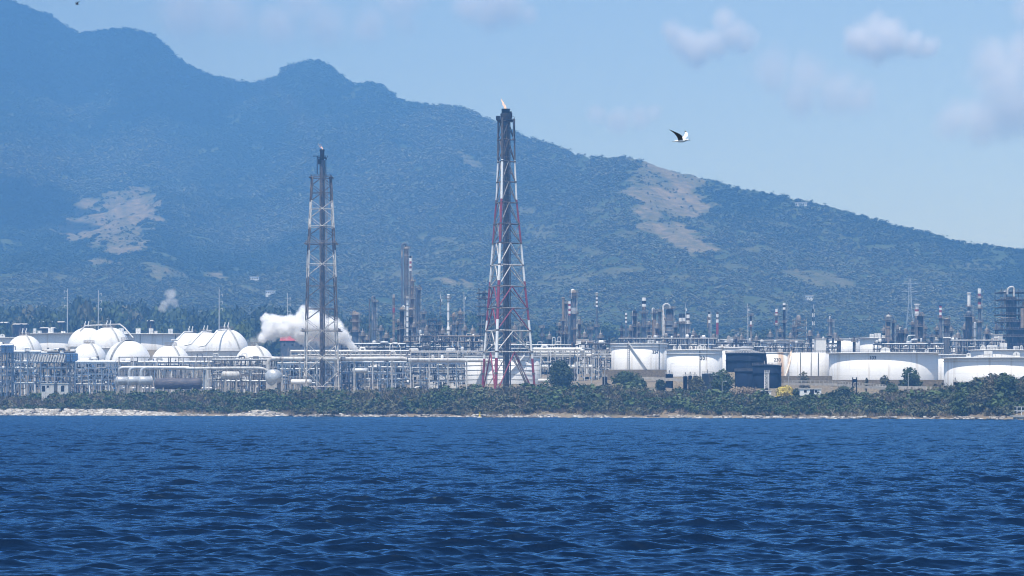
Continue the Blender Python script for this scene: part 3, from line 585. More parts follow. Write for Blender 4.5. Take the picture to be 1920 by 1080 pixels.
# ------------------------------------------------------------------ LPG spheres
def sphere(px, yc, rp, d, label, eq=None, stair=1, pipes=2, walkway=True):
    c = W(px, yc, d); r = rp * d / K; g = G(c.x, d) - .3
    t = thing("gas_sphere", label, "storage sphere", (c.x, d, g), "white gas storage spheres")
    prof = [(r * math.sin(math.pi * i / 40), -r * math.cos(math.pi * i / 40)) for i in range(41)]
    MB().lathe(c, prof, 64).build("shell", "sphere_white", t)
    if walkway:
        mb = MB(); mb.lathe(c, [(r + .02, -.25), (r + 1.1, -.25), (r + 1.1, 0), (r + .02, 0)], 64); mb.rail(c, r + 1.05, c.z, 36, 1.1, .08); mb.build("walkway", "pale_steel", t)
    for i in range(10):
        a = 2 * math.pi * (i + .3) / 10; x, y = c.x + r * .985 * math.sin(a), c.y - r * .985 * math.cos(a); MB().tube((x, y, g), (x, y, c.z), .42, n=10).build("leg", "white", t)
    mb = MB()
    for i in range(10):
        a, b = 2 * math.pi * (i + .3) / 10, 2 * math.pi * (i + 1.3) / 10
        p = Vector((c.x + r * .985 * math.sin(a), c.y - r * .985 * math.cos(a), g)); q = Vector((c.x + r * .985 * math.sin(b), c.y - r * .985 * math.cos(b), g)); up = Vector((0, 0, c.z - r * .35 - g))
        mb.beam(p, q + up, .16); mb.beam(q, p + up, .16)
    mb.build("bracing", "pale_steel", t)
    mb = MB(); rt = r * .30; zt = c.z + r * 1.0 + .25; mb.lathe((c.x, c.y, 0), [(.1, zt), (rt, zt), (rt, zt - .25), (.1, zt - .25)], 24); mb.rail(c, rt, zt, 14, 1.1, .09)
    for i in range(8): a = 2 * math.pi * i / 8; mb.beam((c.x + rt * math.sin(a), c.y - rt * math.cos(a), zt), (c.x + rt * math.sin(a), c.y - rt * math.cos(a), c.z + r * .93), .14)
    mb.build("top_platform", "weathered_steel", t)
    for k in range(pipes):
        x = c.x - 1.2 + 2.0 * k; MB().path([(x, c.y, c.z + r * .97), (x, c.y, zt + 2.0), (x + .35, c.y, zt + 2.7), (x + .3, c.y, zt + 3.5)], .3, 8).tube((x, c.y, zt + .8), (x, c.y, zt + 1.4), .55, n=8).build("relief_valve", "white", t)
    if stair:
        mb = MB(); s_ = stair; k = 22; prev = None
        for i in range(k + 1):
            th = .25 + (math.pi * .48 - .25) * i / k; ph = s_ * (.35 + .35 * i / k); rr = r + .5
            p = Vector((c.x + rr * math.sin(th) * math.sin(ph), c.y - rr * math.sin(th) * math.cos(ph), c.z + rr * math.cos(th)))
            if prev is not None:
                sd = (p - prev).cross(Vector((0, -1, 0))).normalized() * .32; mb.beam(prev - sd, p - sd, .16); mb.beam(prev + sd, p + sd, .16); mb.beam(prev + Vector((0, -.3, 1)), p + Vector((0, -.3, 1)), .1)
                mb.add([prev - sd, prev + sd, p + sd, p - sd], [[0, 1, 2, 3]])
            prev = p
        mb.build("stair", "pale_steel", t)
    return t, c, r
sphere(46, 661, 33, 1560, "white sphere standing alone at the far left before the wide tank", stair=1)
sphere(163, 650, 36, 1640, "white sphere half hidden behind the taller left one of the twin piped tops", stair=0)
sphere(204, 653, 40, 1590, "tall white sphere left of centre with an overhead pipe bridging to its neighbour", stair=1)
sphere(167, 676, 33, 1510, "small front white sphere below the two tall left ones", stair=1, pipes=0)
sphere(240, 681, 43, 1470, "largest front white sphere above the bent silver pipes", stair=-1, pipes=0)
sphere(320, 684, 37, 1480, "front white sphere above the dark horizontal drum", stair=1, pipes=0)
sphere(358, 660, 37, 1680, "rear left sphere of the cluster of three joined by sloping pipes", stair=0)
sphere(386, 659, 37, 1640, "middle sphere of the cluster of three joined by sloping pipes", stair=0)
sphere(425, 658, 41, 1560, "front right sphere of the cluster of three, with a walkway round its middle", stair=1)
sphere(477, 684, 37, 1440, "white sphere beside the elbow where the long pipe begins", stair=1, pipes=0)

def pipe_thing(name, label, cat, pts, r, m, n=12, supports=None, smat="pale_steel", rs=None, collars=()):
    pts = [Vector(p) for p in pts]; g = min(G(p.x, p.y) for p in pts); t = thing(name, label, cat, (pts[0].x, pts[0].y, g))
    mb = MB(); mb.path(pts, r, n, rs=rs)
    for q, w in collars: mb.tube(q - Vector((w / 2, 0, 0)), q + Vector((w / 2, 0, 0)), r * 1.12, n=n, mi=1)
    mb.build("pipe", [m, "grey_steel"], t)
    for (px, y0, d) in supports or []:
        p = W(px, y0, d); gg = G(p.x, d) - .5; mb = MB(); mb.tube((p.x, d, gg), (p.x, d, p.z), .33, n=8); mb.box((p.x, d, p.z), (1.2, 2.6, .35)); mb.build("support", smat, t)
    return t
def bend(a, b, c, r, n=8):                # round the corner a-b-c with radius r
    a, b, c = Vector(a), Vector(b), Vector(c); p = b + (a - b).normalized() * r; q = b + (c - b).normalized() * r
    return [p * (1 - i / n) ** 2 + b * 2 * (i / n) * (1 - i / n) + q * (i / n) ** 2 for i in range(n + 1)]
# overhead pipes at the sphere tops
pipe_thing("vapour_pipe", "thin white pipe bridging the tops of the two tall left spheres", "pipe", [W(150, 621, 1600), W(160, 611, 1600), W(176, 610, 1600), W(225, 608, 1590), W(234, 615, 1585), W(250, 634, 1580)], .42, "pale_steel")
pipe_thing("vapour_pipe", "sloping white pipe up to the front sphere of the three sphere cluster", "pipe", [W(372, 650, 1540), W(385, 648, 1540), W(397, 633, 1540), W(407, 620, 1545), W(425, 618, 1555)], .45, "white")
pipe_thing("vapour_pipe", "sloping white pipe up to the middle sphere of the three sphere cluster", "pipe", [W(345, 648, 1600), W(358, 645, 1600), W(368, 634, 1605), W(379, 622, 1610), W(396, 621, 1620)], .45, "white")
pipe_thing("vapour_pipe", "sloping white pipe up to the rear sphere of the three sphere cluster", "pipe", [W(322, 637, 1640), W(332, 638, 1645), W(345, 623, 1660), W(361, 622, 1670)], .45, "white")
# the long flare header
zl = lambda px, y, d: W(px, y, d)
d0 = 1345
pts = [zl(503, 702, d0)] + bend(zl(503, 700, d0), zl(503, 672.5, d0), zl(530, 672, d0), 2.6) + [zl(600, 673, d0), zl(640, 673, d0), zl(755, 672, d0), zl(764, 674.5, d0), zl(850, 675, d0), zl(922, 676, d0)]
pipe_thing("flare_header", "long white large-bore pipe running right to the red and white flare tower", "pipe", pts, .98, "pale_steel", supports=[(px, 677, d0) for px in (529, 562, 594, 628, 664, 699, 735, 770, 805, 840, 875, 910)], smat="pale_steel", collars=[(zl(527, 672, d0), .5), (zl(640, 673, d0), .4), (zl(764, 674.5, d0), .5)])
pts = [zl(520, 705, 1340)] + bend(zl(505, 698, 1335), zl(492, 690, 1335), zl(470, 690, 1335), 2.2) + [zl(440, 690, 1340), zl(350, 691, 1345)]
pipe_thing("header_pipe", "white large-bore pipe bending down into the round ended drum", "pipe", pts, .72, "pale_steel", supports=[(px, 693, 1340) for px in (386, 470)])
for i, (pa, lab) in enumerate([(222, "leftmost of three silver pipes bending down beside the ribbed drums"), (243, "middle of three silver pipes bending down beside the ribbed drums"), (265, "rightmost of three silver pipes bending down beside the ribbed drums")]):
    dd = 1392 - i * 6; pts = [zl(pa, 712, dd)] + bend(zl(pa, 709, dd), zl(pa, 689.5, dd), zl(pa + 30, 689.5, dd), 2.8) + [zl(355, 690, dd), ]
    pipe_thing("silver_pipe", lab, "pipe", pts, .95, "silver", supports=[(pa + 40, 693, dd)])
# horizontal drums
def drum(px0, px1, yc, rp, d, m, label, ax=0.0, ribs=0, saddles=2, yb=None, name="horizontal_drum", extra=True):
    """Cylinder with dished ends; ax = heading of its axis (0 = along the picture)."""
    c = W((px0 + px1) / 2, yc, d); r = rp * d / K; L = (px1 - px0) * d / K if abs(ax) < .8 else (px1 - px0) * d / K; g = G(c.x, d) - .3
    t = thing(name, label, "vessel", (c.x, d, g)); u = Vector((math.cos(ax), math.sin(ax), 0))
    prof = [(0.02, -L / 2), (r * .5, -L / 2 + r * .07), (r * .85, -L / 2 + r * .25), (r, -L / 2 + r * .5), (r, L / 2 - r * .5), (r * .85, L / 2 - r * .25), (r * .5, L / 2 - r * .07), (0.02, L / 2)]
    mb = MB(); mb.path([c + u * z for _, z in prof], 1, 28, rs=[q for q, _ in prof])
    for i in range(ribs): p = c + u * (L * (-.38 + .76 * i / max(1, ribs - 1))); mb.path([p - u * .18, p + u * .18], r * 1.05, 28, 1)
    mb.build("shell", [m, "pale_steel"], t)
    for i in range(saddles): s_ = (-.3 + .6 * i / max(1, saddles - 1)); p = c + u * L * s_; MB().box((p.x, p.y, (g + c.z - r * .6) / 2), (.7, r * 1.5, c.z - r * .6 - g), ax).build("saddle", "concrete", t)
    if extra:
        top = c.z + r; MB().box((c.x, c.y, top + .25), (L * .7, 1.2, .15), ax).railline((c.x - u.x * L * .35, c.y - .6, top + .3), (c.x + u.x * L * .35, c.y - .6, top + .3), 2).build("walkway", "weathered_steel", t)
        mb = MB()
        for q in (-.3, 0, .25): mb.tube(c + u * L * q + Vector((0, 0, r * .9)), c + u * L * q + Vector((0, 0, r + 1.2)), .25, n=8)
        mb.build("nozzle", "grey_steel", t)
    return t
drum(216, 243, 714, 8, 1378, "silver", "leftmost of three grey dish-ended drums below the silver pipes", .35, 2, extra=False)
drum(237, 263, 714, 8.5, 1372, "silver", "middle of three grey dish-ended drums below the silver pipes", .35, 2, extra=False)
drum(258, 287, 714, 8.5, 1366, "silver", "rightmost of three grey dish-ended drums below the silver pipes", .35, 2, extra=False)
drum(289, 380, 719.5, 10.5, 1362, "drum_grey", "long dark grey horizontal drum above the scrub", 0, 0, 2)
drum(415, 450, 703.5, 7.5, 1352, "pale_steel", "short ribbed white drum left of the round ended drum", .25, 5, 2)
drum(498, 528, 707, 14.5, 1330, "silver", "big round ended drum seen end on below the pipe elbow", 1.25, 0, 2, extra=False)
drum(545, 585, 716, 5, 1345, "white", "white horizontal drum behind the left leg of the lattice flare", 0, 0, 2)
drum(660, 690, 695, 5, 1350, "silver", "silver drum with a red cap mark right of the lattice flare", 0, 2, 2, extra=False)
drum(1008, 1040, 714, 4, 1330, "pale_steel", "low pale horizontal drum left of the round tree", 0, 0, 2, extra=False)

# ------------------------------------------------------------------ flare towers
def leg_lattice(): pass
def flare_lattice():
    """Four legged lattice flare with diamond bracing."""
    d = 1345; cx = (602.5 - 960) * d / K; g = G(cx, d) - .5; t = thing("flare_tower", "slim rusty and white lattice flare tower in front of the steam plume", "flare tower", (cx, d, g))
    hw = lambda y: float(np.interp(y, [333, 477, 745], [17.5, 24.5, 31.0])) * d / K / .985; rot = R(8)
    def leg(i, y):
        a = rot + math.pi / 4 + i * math.pi / 2; h = hw(y) * math.sqrt(2); return Vector((cx + .72 * 1.0 * h * math.cos(a) * 1.0 / .72 * .985, d + h * math.sin(a), ZZ(y, d)))
    levels = [333, 362, 392, 425, 457, 496, 537, 579, 621, 670, 725]; paint = lambda y: 1 if (377 < y < 428 or 470 < y < 520 or 600 < y < 740) else 0
    for i in range(4):
        mb = MB(); ys = [333, 377, 428, 470, 520, 600, 745]
        for a, b in zip(ys, ys[1:]): mb.tube(leg(i, a), leg(i, b), .36, .36, 8, paint((a + b) / 2))
        mb.build("leg", ["rust_steel", "worn_white"], t)
    mb = MB()
    for i in range(4):
        j = (i + 1) % 4
        for k, y in enumerate(levels):
            A, B = leg(i, y), leg(j, y); mb.tube(A, B, .17, n=6, mi=paint(y)); mid = (A + B) / 2
            for y2 in ([(y + levels[k + 1]) / 2] if k < len(levels) - 1 else []) + ([(y + levels[k - 1]) / 2] if k else []):
                mb.tube(mid, leg(i, y2), .16, n=6, mi=paint((y + y2) / 2)); mb.tube(mid, leg(j, y2), .16, n=6, mi=paint((y + y2) / 2))
    mb.build("bracing", ["rust_steel", "worn_white"], t)
    def X(px, dy, y): return Vector(((px - 960) * d / K, d + dy, ZZ(y, d)))
    mb = MB(); mb.tube(X(603.5, -.5, 735), X(603.5, -.5, 282), .62, n=12); mb.build("riser", "drum_grey", t)
    mb = MB(); mb.tube(X(607.5, .8, 735), X(607.5, .8, 300), .4, n=8); mb.tube(X(600, .6, 735), X(600, .6, 296), .24, n=8, mi=1); mb.tube(X(611, .9, 670), X(611, .9, 305), .16, n=6, mi=1); mb.build("pipe", ["rust_steel", "weathered_steel"], t)
    mb = MB()
    for px in (614.0, 616.6): mb.beam(X(px, 1.0, 700), X(px - 3, 1.0, 335), .14)
    for y in range(340, 700, 5): mb.beam(X(613.8 - .008 * (700 - y), 1, y), X(616.8 - .008 * (700 - y), 1, y), .1)
    mb.build("ladder", "weathered_steel", t)
    for y, w in ((333, 18.5), (457, 27.5), (621, 34)):
        h = w * d / K; z = ZZ(y, d); mb = MB()
        for sx, sy, lx_, ly_ in ((0, -h, 2 * h, 1.0), (0, h, 2 * h, 1.0), (-h, 0, 1.0, 2 * h), (h, 0, 1.0, 2 * h)): mb.box((cx + sx, d + sy, z), (lx_ + 1, ly_, .22))
        for p, q in (((-h, -h), (h, -h)), ((h, -h), (h, h)), ((-h, h), (h, h)), ((-h, -h), (-h, h))): mb.railline((cx + p[0], d + p[1], z), (cx + q[0], d + q[1], z), 1.6, 1.2, .1)
        mb.build("platform", "weathered_steel" if y > 340 else "rust_steel", t)
    mb = MB(); mb.tube(X(604, -.5, 300), X(604, -.5, 282), .95, n=14); mb.tube(X(604, -.5, 284), X(604, -.5, 280.5), 1.25, n=14); mb.tube(X(604, -.5, 297), X(604, -.5, 295.5), 2.2, n=14); mb.tube(X(600.8, -1, 296), X(600.8, -1, 285), .16, n=6); mb.tube(X(607.8, -1, 296), X(607.8, -1, 285), .16, n=6); mb.build("flare_tip", "soot", t)
    mb = MB(); mb.beam(X(587, -1, 293), X(612, -1, 293), .35); mb.beam(X(595, -1, 327), X(595, -1, 293), .4); mb.beam(X(612, -1, 300), X(615, -1, 292), .2); mb.box(X(599.5, -.8, 303.5), (1.6, 1.2, 2.4)); mb.tube(X(611, 0, 334), X(611, 0, 294), .2, n=6); mb.build("davit", "soot", t)
flare_lattice()

def flare_tripod():
    d = 1262; k = d / K
    cy0 = [205, 320, 380, 450, 525, 590, 670, 735]; rad = [18, 19, 23, 31, 38.5, 46, 54, 60]; cen = [946.8, 946.8, 946.5, 946.3, 946, 945.8, 945.7, 945.5]
    x0 = (946 - 960) * k; g = G(x0, d) - 1; t = thing("flare_tower", "tall three legged flare tower banded red and white with a flame on top", "flare tower", (x0, d, g))
    angs = [R(14.5), R(134.5), R(254.5)]
    def leg(i, y): r = float(np.interp(y, cy0, rad)) * k; c = (float(np.interp(y, cy0, cen)) - 960) * k; return Vector((c + r * math.cos(angs[i]), d + r * math.sin(angs[i]), ZZ(y, d)))
    bands = [(222, 300, 0), (300, 374, 1), (374, 455, 2), (455, 527, 1), (527, 600, 2), (600, 672, 1), (672, 745, 2)]
    band = lambda y: next((m for a, b, m in bands if a <= y < b), 0)
    for i in range(3):
        mb = MB()
        for a, b, m in bands: mb.tube(leg(i, a), leg(i, b), np.interp(a, [220, 730], [.40, .62]) * (1.18 if i == 2 else .92), np.interp(b, [220, 730], [.40, .62]) * (1.18 if i == 2 else .92), 10, m)
        for y in (262, 303, 341, 380, 420, 456, 497, 537, 578, 620, 660, 700): p = leg(i, y); mb.tube(p - Vector((0, 0, .35)), p + Vector((0, 0, .35)), .72 * np.interp(y, [260, 700], [.75, 1.1]), n=10, mi=0)
        mb.build("leg", ["rust_steel", "white", "red_paint"], t)
    lev = [228, 262, 303, 341, 380, 420, 456, 497, 537, 578, 620, 660]; mb = MB(); mats = ["rust_steel", "worn_white", "red_paint", "weathered_steel"]
    for i in range(3):
        j = (i + 1) % 3; front = 2 in (i, j)
        for q, y in enumerate(lev):
            A, B = leg(i, y), leg(j, y); big = .2 + .09 * (y - 228) / 430; m = 0 if y < 480 else (1 if band(y) == 1 else 3); mb.tube(A, B, big, n=6, mi=m); mid = (A + B) / 2
            y2 = lev[q + 1] if q < len(lev) - 1 else 742
            m2 = 0 if y < 300 else (band((y + y2) / 2) if front and i != 0 and y > 450 else (1 if band(y) == 1 and y > 480 else 3)); m2 = m2 if m2 != 0 or y < 300 else 3
            mb.tube(mid, leg(i, y2), big * 1.05, n=6, mi=m2); mb.tube(mid, leg(j, y2), big * 1.05, n=6, mi=m2)
            if y > 400:                    # sub-bracing between the diagonals and the legs
                for w in (i, j): a = mid.lerp(leg(w, y2), .5); mb.tube(a, leg(w, (y + y2) / 2), .11, n=5, mi=3); mb.tube(a, leg(w, y), .1, n=5, mi=3)
    for p, q in ((962, 1001), (972, 1004), (967, 1002)):
        mb.tube(W(p - 3, 662, d - 4), W(q - 6, 740, d - 8), .26, n=6, mi=0)
    mb.build("bracing", mats, t)
    X = lambda px, dy, y: Vector(((px - 960) * k, d + dy, ZZ(y, d)))
    mb = MB(); mb.tube(X(948.5, 1, 735), X(948.8, 1, 212), .78, n=16); mb.build("riser", "drum_grey", t)
    mb = MB(); mb.tube(X(953.5, .5, 735), X(953, .5, 225), .42, n=10); mb.tube(X(957, 1, 735), X(956, 1, 216), .26, n=8); mb.tube(X(944, .4, 735), X(944.5, .4, 225), .22, n=8); mb.build("pipe", ["drum_grey"], t)
    mb = MB()
    for px in (950.0, 952.2): mb.beam(X(px, -1.0, 735), X(px, -1.0, 228), .13)
    for y in range(230, 735, 4): mb.beam(X(950, -1, y), X(952.2, -1, y), .1)
    for y in (325, 365, 417, 447, 537, 600): mb.box(X(954.5, -.4, y), (1.8, 1.8, .2)); mb.railline(X(951, -1.2, y), X(957.5, -1.2, y), 1.2, 1.1, .1)
    mb.build("ladder", "rust_steel", t)
    # head: platform, windshield, tip
    mb = MB(); c = X(948.5, .5, 226); mb.box(X(947.5, .3, 225.5), (7.6, 6.5, .35)); z = ZZ(225.5, d)
    for p, q in (((931.5, -3), (964.5, -3)), ((931.5, 3.4), (964.5, 3.4))): mb.railline(X(p[0], p[1], 225.5), X(q[0], q[1], 225.5), 1.3, 1.3, .13)
    mb.box(X(934, -.5, 221.5), (1.9, 3, 1.7)); mb.build("platform", "soot", t)
    mb = MB(); mb.lathe((c.x, c.y, 0), [(1.75, ZZ(219, d)), (1.75, ZZ(206, d)), (2.0, ZZ(205.5, d)), (2.0, ZZ(204, d)), (1.5, ZZ(204, d)), (1.3, ZZ(214, d))], 20); mb.lathe((c.x - .3, c.y, 0), [(2.2, ZZ(226, d)), (2.2, ZZ(213, d)), (1.7, ZZ(212, d))], 16)
    mb.tube(X(957.5, 0, 228), X(957.5, 0, 209), .5, n=10); mb.tube(X(955, -1, 228), X(955, -1, 212), .16, n=6); mb.tube(X(941, -1, 226), X(941, -1, 206), .14, n=6); mb.tube(X(959.5, 0, 212), X(959.5, 0, 222), .25, n=6); mb.build("flare_tip", "soot", t)
    mb = MB(); mb.tube(X(962.5, 0, 262), X(962.5, 0, 224), .25, n=6); mb.tube(X(950, 0, 262), X(950, 0, 240), .3, n=6); mb.build("guide_rail", "weathered_steel", t)
flare_tripod()
# ------------------------------------------------------------------ columns and smokestacks of the process area
GRP = "columns and stacks of the refinery"
def ring_platform(c, r, z, parent, m="weathered_steel", a0=0, a1=2 * math.pi):
    MB().lathe((c[0], c[1], 0), [(r * .9, z), (r + 1.15, z), (r + 1.15, z - .28), (r * .9, z - .28)], 18, a0=a0, a1=a1).rail(c, r + 1.1, z, 12, 1.25, .13, a0, a1).build("platform", m, parent)
def vessel(name, cat, px, yt, d, w, label, segs, plats=(), ladder=1, top='dome', pipe=None, collars=0, wide=None, yb=None, pm="weathered_steel"):
    """Upright column or stack. segs = [(row where it ends, material)] from the top; wide = (row, width) flares to a wider foot."""
    x = (px - 960) * d / K; g = G(x, d) - .3; k = d / K; r = w * k / 2; z = lambda y: ZZ(y, d); t = thing(name, label, cat, (x, d, g))
    mats = []; mb = MB()
    def mi(m):
        if m not in mats: mats.append(m)
        return mats.index(m)
    y = yt; rad = lambda yy: r if not wide or yy < wide[0] else (wide[1] * k / 2 if yy > wide[0] + 4 else r + (wide[1] * k / 2 - r) * (yy - wide[0]) / 4)
    ys = []
    for ye, m in segs:
        cuts = [y] + ([wide[0]] if wide and y < wide[0] < ye else []) + ([wide[0] + 4] if wide and y < wide[0] + 4 < ye else []) + [ye]
        for a, b in zip(cuts, cuts[1:]): mb.lathe((x, d, 0), [(rad(a), z(a)), (rad(b), max(g, z(b)))], 20, mi(m))
        y = ye
    if z(y) > g: mb.lathe((x, d, 0), [(rad(y + 5), z(y)), (rad(y + 5), g)], 20, mi(segs[-1][1]))
    m0 = mi(segs[0][1])
    if top == 'dome': mb.lathe((x, d, 0), [(r * math.cos(i * math.pi / 12), z(yt) + .8 * r * math.sin(i * math.pi / 12)) for i in range(7)], 20, m0)
    elif top == 'open': mb.lathe((x, d, 0), [(r, z(yt)), (r * .8, z(yt)), (r * .8, z(yt + 4))], 20, mi("soot"))
    elif top == 'cap': mb.lathe((x, d, 0), [(r, z(yt)), (r * 1.35, z(yt) + .1), (r * 1.35, z(yt) + .7), (r * .7, z(yt) + .8), (0, z(yt) + .8)], 20, m0)
    elif top == 'vent': mb.lathe((x, d, 0), [(r, z(yt)), (r * .25, z(yt) + r * .8), (r * .25, z(yt) + r * 2.2)], 14, m0)
    for i in range(collars): yy = yt + (segs[-1][0] - yt) * (i + .6) / collars; mb.lathe((x, d, 0), [(rad(yy), z(yy) - .18), (rad(yy) + .2, z(yy) - .18), (rad(yy) + .2, z(yy) + .18), (rad(yy), z(yy) + .18)], 20, mi("grey_steel"))
    mb.build("shaft" if cat == "smokestack" else "shell", mats, t)
    for p in plats:
        if isinstance(p, tuple): ring_platform((x, d), rad(p[0]), z(p[0]), t, pm, p[1], p[2])
        else: ring_platform((x, d), rad(p), z(p), t, pm)
    if ladder:
        s_ = ladder; y0 = plats[0] if plats and not isinstance(plats[0], tuple) else yt + 3; rr = rad(690) + .45; mb = MB(); a = R(-35) if s_ > 0 else R(35) * -1
        ox, oy = s_ * rr * .8, -rr * .62
        for q in (-.35, .35): mb.beam((x + ox + q, d + oy, g), (x + ox + q, d + oy, z(y0) + 1), .12)
        nz_ = int((z(y0) - g) / 1.6)
        for i in range(nz_): mb.beam((x + ox - .35, d + oy, g + 1.6 * i), (x + ox + .35, d + oy, g + 1.6 * i), .09); 
        for i in range(0, nz_, 3): mb.box((x + ox, d + oy - .3, g + 1.6 * i), (.9, .7, .1))
        mb.build("ladder", "pale_steel", t)
    for (dx, wp, y0, y1, goose, m) in pipe or []:
        rp = wp * k / 2; X = x + dx * k; s_ = -1 if dx > 0 else 1; oy = -r * .5; mb = MB()
        if goose:
            h = abs(dx) * k / 2; pts = [(X, d + oy, max(g, z(y1))), (X, d + oy, z(y0) - h)] + [(X + s_ * h * (1 - math.cos(q * math.pi / 8)), d + oy * (1 - q / 8), z(y0) - h + h * math.sin(q * math.pi / 8)) for q in range(9)] + [(x, d, z(y0) - h - 2)]
        else: pts = [(X, d + oy, max(g, z(y1))), (X, d + oy, z(y0))]
        mb.path(pts, rp, 10); mb.build("vapour_pipe", m, t)
    return t
def column(*a, **k): return vessel("distillation_column", "column", *a, **k)
def stack(*a, **k): return vessel("smokestack", "smokestack", *a, **k)
def bands(y0, n, h, a, b, rest, yend=650):
    return [(y0 + h * (i + 1), a if i % 2 == 0 else b) for i in range(n)] + [(yend, rest)]
bg_, gs, ds_, ts, ps, wh, rd, rs_, wt = "blue_grey", "grey_steel", "dark_steel", "tan_steel", "pale_steel", "white", "red_paint", "rust_steel", "weathered_steel"
Dc = 1720
# middle group
column(667, 590, Dc, 14, "squat brown topped column with three platforms right of the steam", [(619, ts), (650, bg_)], [590, 603, 622], pipe=[(-5, 3, 584, 604, True, ts), (6, 2.4, 586, 620, False, ps)], pm="weathered_steel")
column(703, 564, Dc, 6, "slender blue grey column with two looped pipes on its left", [(700, bg_)], [566], pipe=[(-5, 3, 556, 700, True, bg_), (-10, 3, 560, 700, False, gs)], collars=4)
stack(738.4, 552, Dc, 5, "rusty stack with a white cap and red patch left of the tallest column", [(558, ps), (571, rs_), (577, ts), (586, rd), (590, rs_), (622, ts), (700, wt)], ladder=0, top='open', collars=5)
column(762, 466, Dc, 8.5, "tallest column, grey with a gooseneck pipe over its top", [(480, wt), (585, gs), (700, bg_)], [466], pipe=[(-8, 5, 457, 700, True, bg_)], collars=5)
stack(769.8, 480, Dc + 15, 5, "slim stack with red and white bands at its top, hugging the tallest column", [(484, "soot"), (490, wh), (494.5, rd), (499, wh), (503.5, rd), (508, wh), (700, gs)], [], ladder=1, top='open', collars=6)
column(773.5, 526, Dc - 20, 6, "brown column with a tan crown platform right of the tallest column", [(540, ts), (580, rs_), (700, wt)], [527, 560], top='vent')
column(781, 540, Dc, 5.5, "left of two blue grey columns with hooked pipes right of the brown column", [(700, bg_)], [606], pipe=[(-3, 2, 537, 700, True, gs)])
column(785.5, 538, Dc + 12, 6, "right of two blue grey columns with hooked pipes right of the brown column", [(700, bg_)], [543], pipe=[(2.5, 2, 535, 560, True, gs)])
column(754.5, 580, Dc - 40, 10, "dark column with a pale crown platform below the tallest column", [(584, ts), (700, ds_)], [580, 616], pipe=[(4, 3, 574, 640, True, ps)])
stack(764, 556, Dc - 60, 4.2, "narrow white ringed stack in front of the tallest column", [(640, wh), (700, ps)], [558], ladder=0, collars=14, top='open')
column(770, 582, Dc - 50, 11, "dark blue column block at the front foot of the tallest column", [(590, ts), (700, ds_)], [580, 594, 618], top='dome')
column(793.7, 585, Dc, 7, "blue column with a bent vent pipe left of the small frame", [(700, bg_)], [588, 604], pipe=[(3, 2, 580, 592, True, gs)])
stack(840.6, 554, Dc, 4.2, "white ringed stack with a small crown standing clear right of the lattice mast", [(624, wh), (700, ps)], [559], collars=8, ladder=0, wide=(612, 6.5), top='cap')
column(850.7, 590, Dc, 7, "grey column with two platforms just right of the white ringed stack", [(600, ts), (700, bg_)], [593, 608], pipe=[(2, 2, 586, 600, True, ts)])
column(863, 585, Dc, 7.5, "blue grey column with three platforms left of the big lattice frame", [(592, ts), (700, bg_)], [588, 597, 606], top='vent')
column(824, 605, Dc + 20, 6, "short dark column below the lattice mast", [(700, ds_)], [608])
# group right of the flare tower
column(1016, 613, Dc, 4.5, "lone thin column right of the red and white flare tower", [(700, bg_)], [614, 630], top='vent')
column(1056, 560, Dc, 5, "tan capped column at the left of the four-column group", [(601, ts), (612, rs_), (700, ds_)], [601, 626], top='cap')
column(1061.5, 569, Dc + 10, 6, "plain blue grey column second in the four-column group", [(700, bg_)], [569])
stack(1068, 565, Dc - 5, 4.8, "red and white banded stack within the four-column group", bands(565, 6, 4.6, wh, rd, bg_, 700), ladder=0, top='open', collars=3)
column(1076, 548, Dc, 10.5, "widest column of the four-column group with silver cladding and a caged top", [(555, ts), (577, bg_), (588, "silver"), (600, bg_), (612, gs), (700, bg_)], [549, 557, 588], pipe=[(-4, 3, 543, 560, True, wh), (5.5, 2, 560, 640, False, ps)], pm="weathered_steel")
column(1077.5, 617, Dc - 40, 6.5, "short rusty column with a pale deck in front of the four-column group", [(700, rs_)], [617], top='vent')
column(1062, 614, Dc - 40, 6, "short dark column with a red mark in front of the four-column group", [(622, rs_), (700, ds_)], [626])
column(1107, 616, Dc, 6, "short column with a tan deck left of the thin banded stack", [(700, bg_)], [617], top='vent')
stack(1119, 551, Dc, 4, "thin stack with a dark and white chequered top behind the white building", [(554, ps)] + bands(554, 6, 3.6, rs_, wh, bg_, 700), [612], wide=(612, 6.5), top='cap', ladder=0)
Dr = 1800
stack(1174, 587, Dr, 4.2, "small chequered stack at the left end above tank 324", bands(587, 5, 3.6, wh, rs_, bg_, 720), ladder=0, top='open', wide=(618, 6))
column(1166, 612, Dr, 6, "short dark column left of the small chequered stack", [(720, ds_)], [620], top='vent')
column(1189.5, 585, Dr, 10, "dark column with pale side pipes above tank 324", [(640, ds_), (720, gs)], [592, 612], pipe=[(-3, 2.4, 583, 720, True, ps), (2.5, 2, 590, 720, False, ts)])
stack(1207.5, 558, Dr, 8, "stout stack with a bold black and white chequered head", [(564, wh), (570, "soot"), (575, wh), (581, rs_), (720, bg_)], [587, 613], top='open', wide=(582, 9.6))
column(1226.5, 582, Dr, 8, "tan grey column with a small gooseneck between two clusters", [(600, gs), (640, ts), (720, gs)], [587], pipe=[(-3.5, 2.6, 578, 600, True, ps)])
column(1237, 583, Dr + 10, 6, "grey column with a thin frame top left of the wide silver column", [(720, gs)], [584, 620], top='vent')
column(1256, 584, Dr, 15, "wide silver patched column with a tall white gooseneck pipe", [(590, ds_), (601, gs), (609, "silver"), (613, gs), (626, "silver"), (720, bg_)], [578, 601, 609, 620], pipe=[(-13, 3.6, 570, 660, True, ps), (-9, 2.2, 600, 660, False, ts)])
stack(1276, 588, Dr, 6.5, "left of three short stacks in a row, with a dark crown", [(596, ds_), (603, wh), (607, rs_), (720, bg_)], [606], top='open')
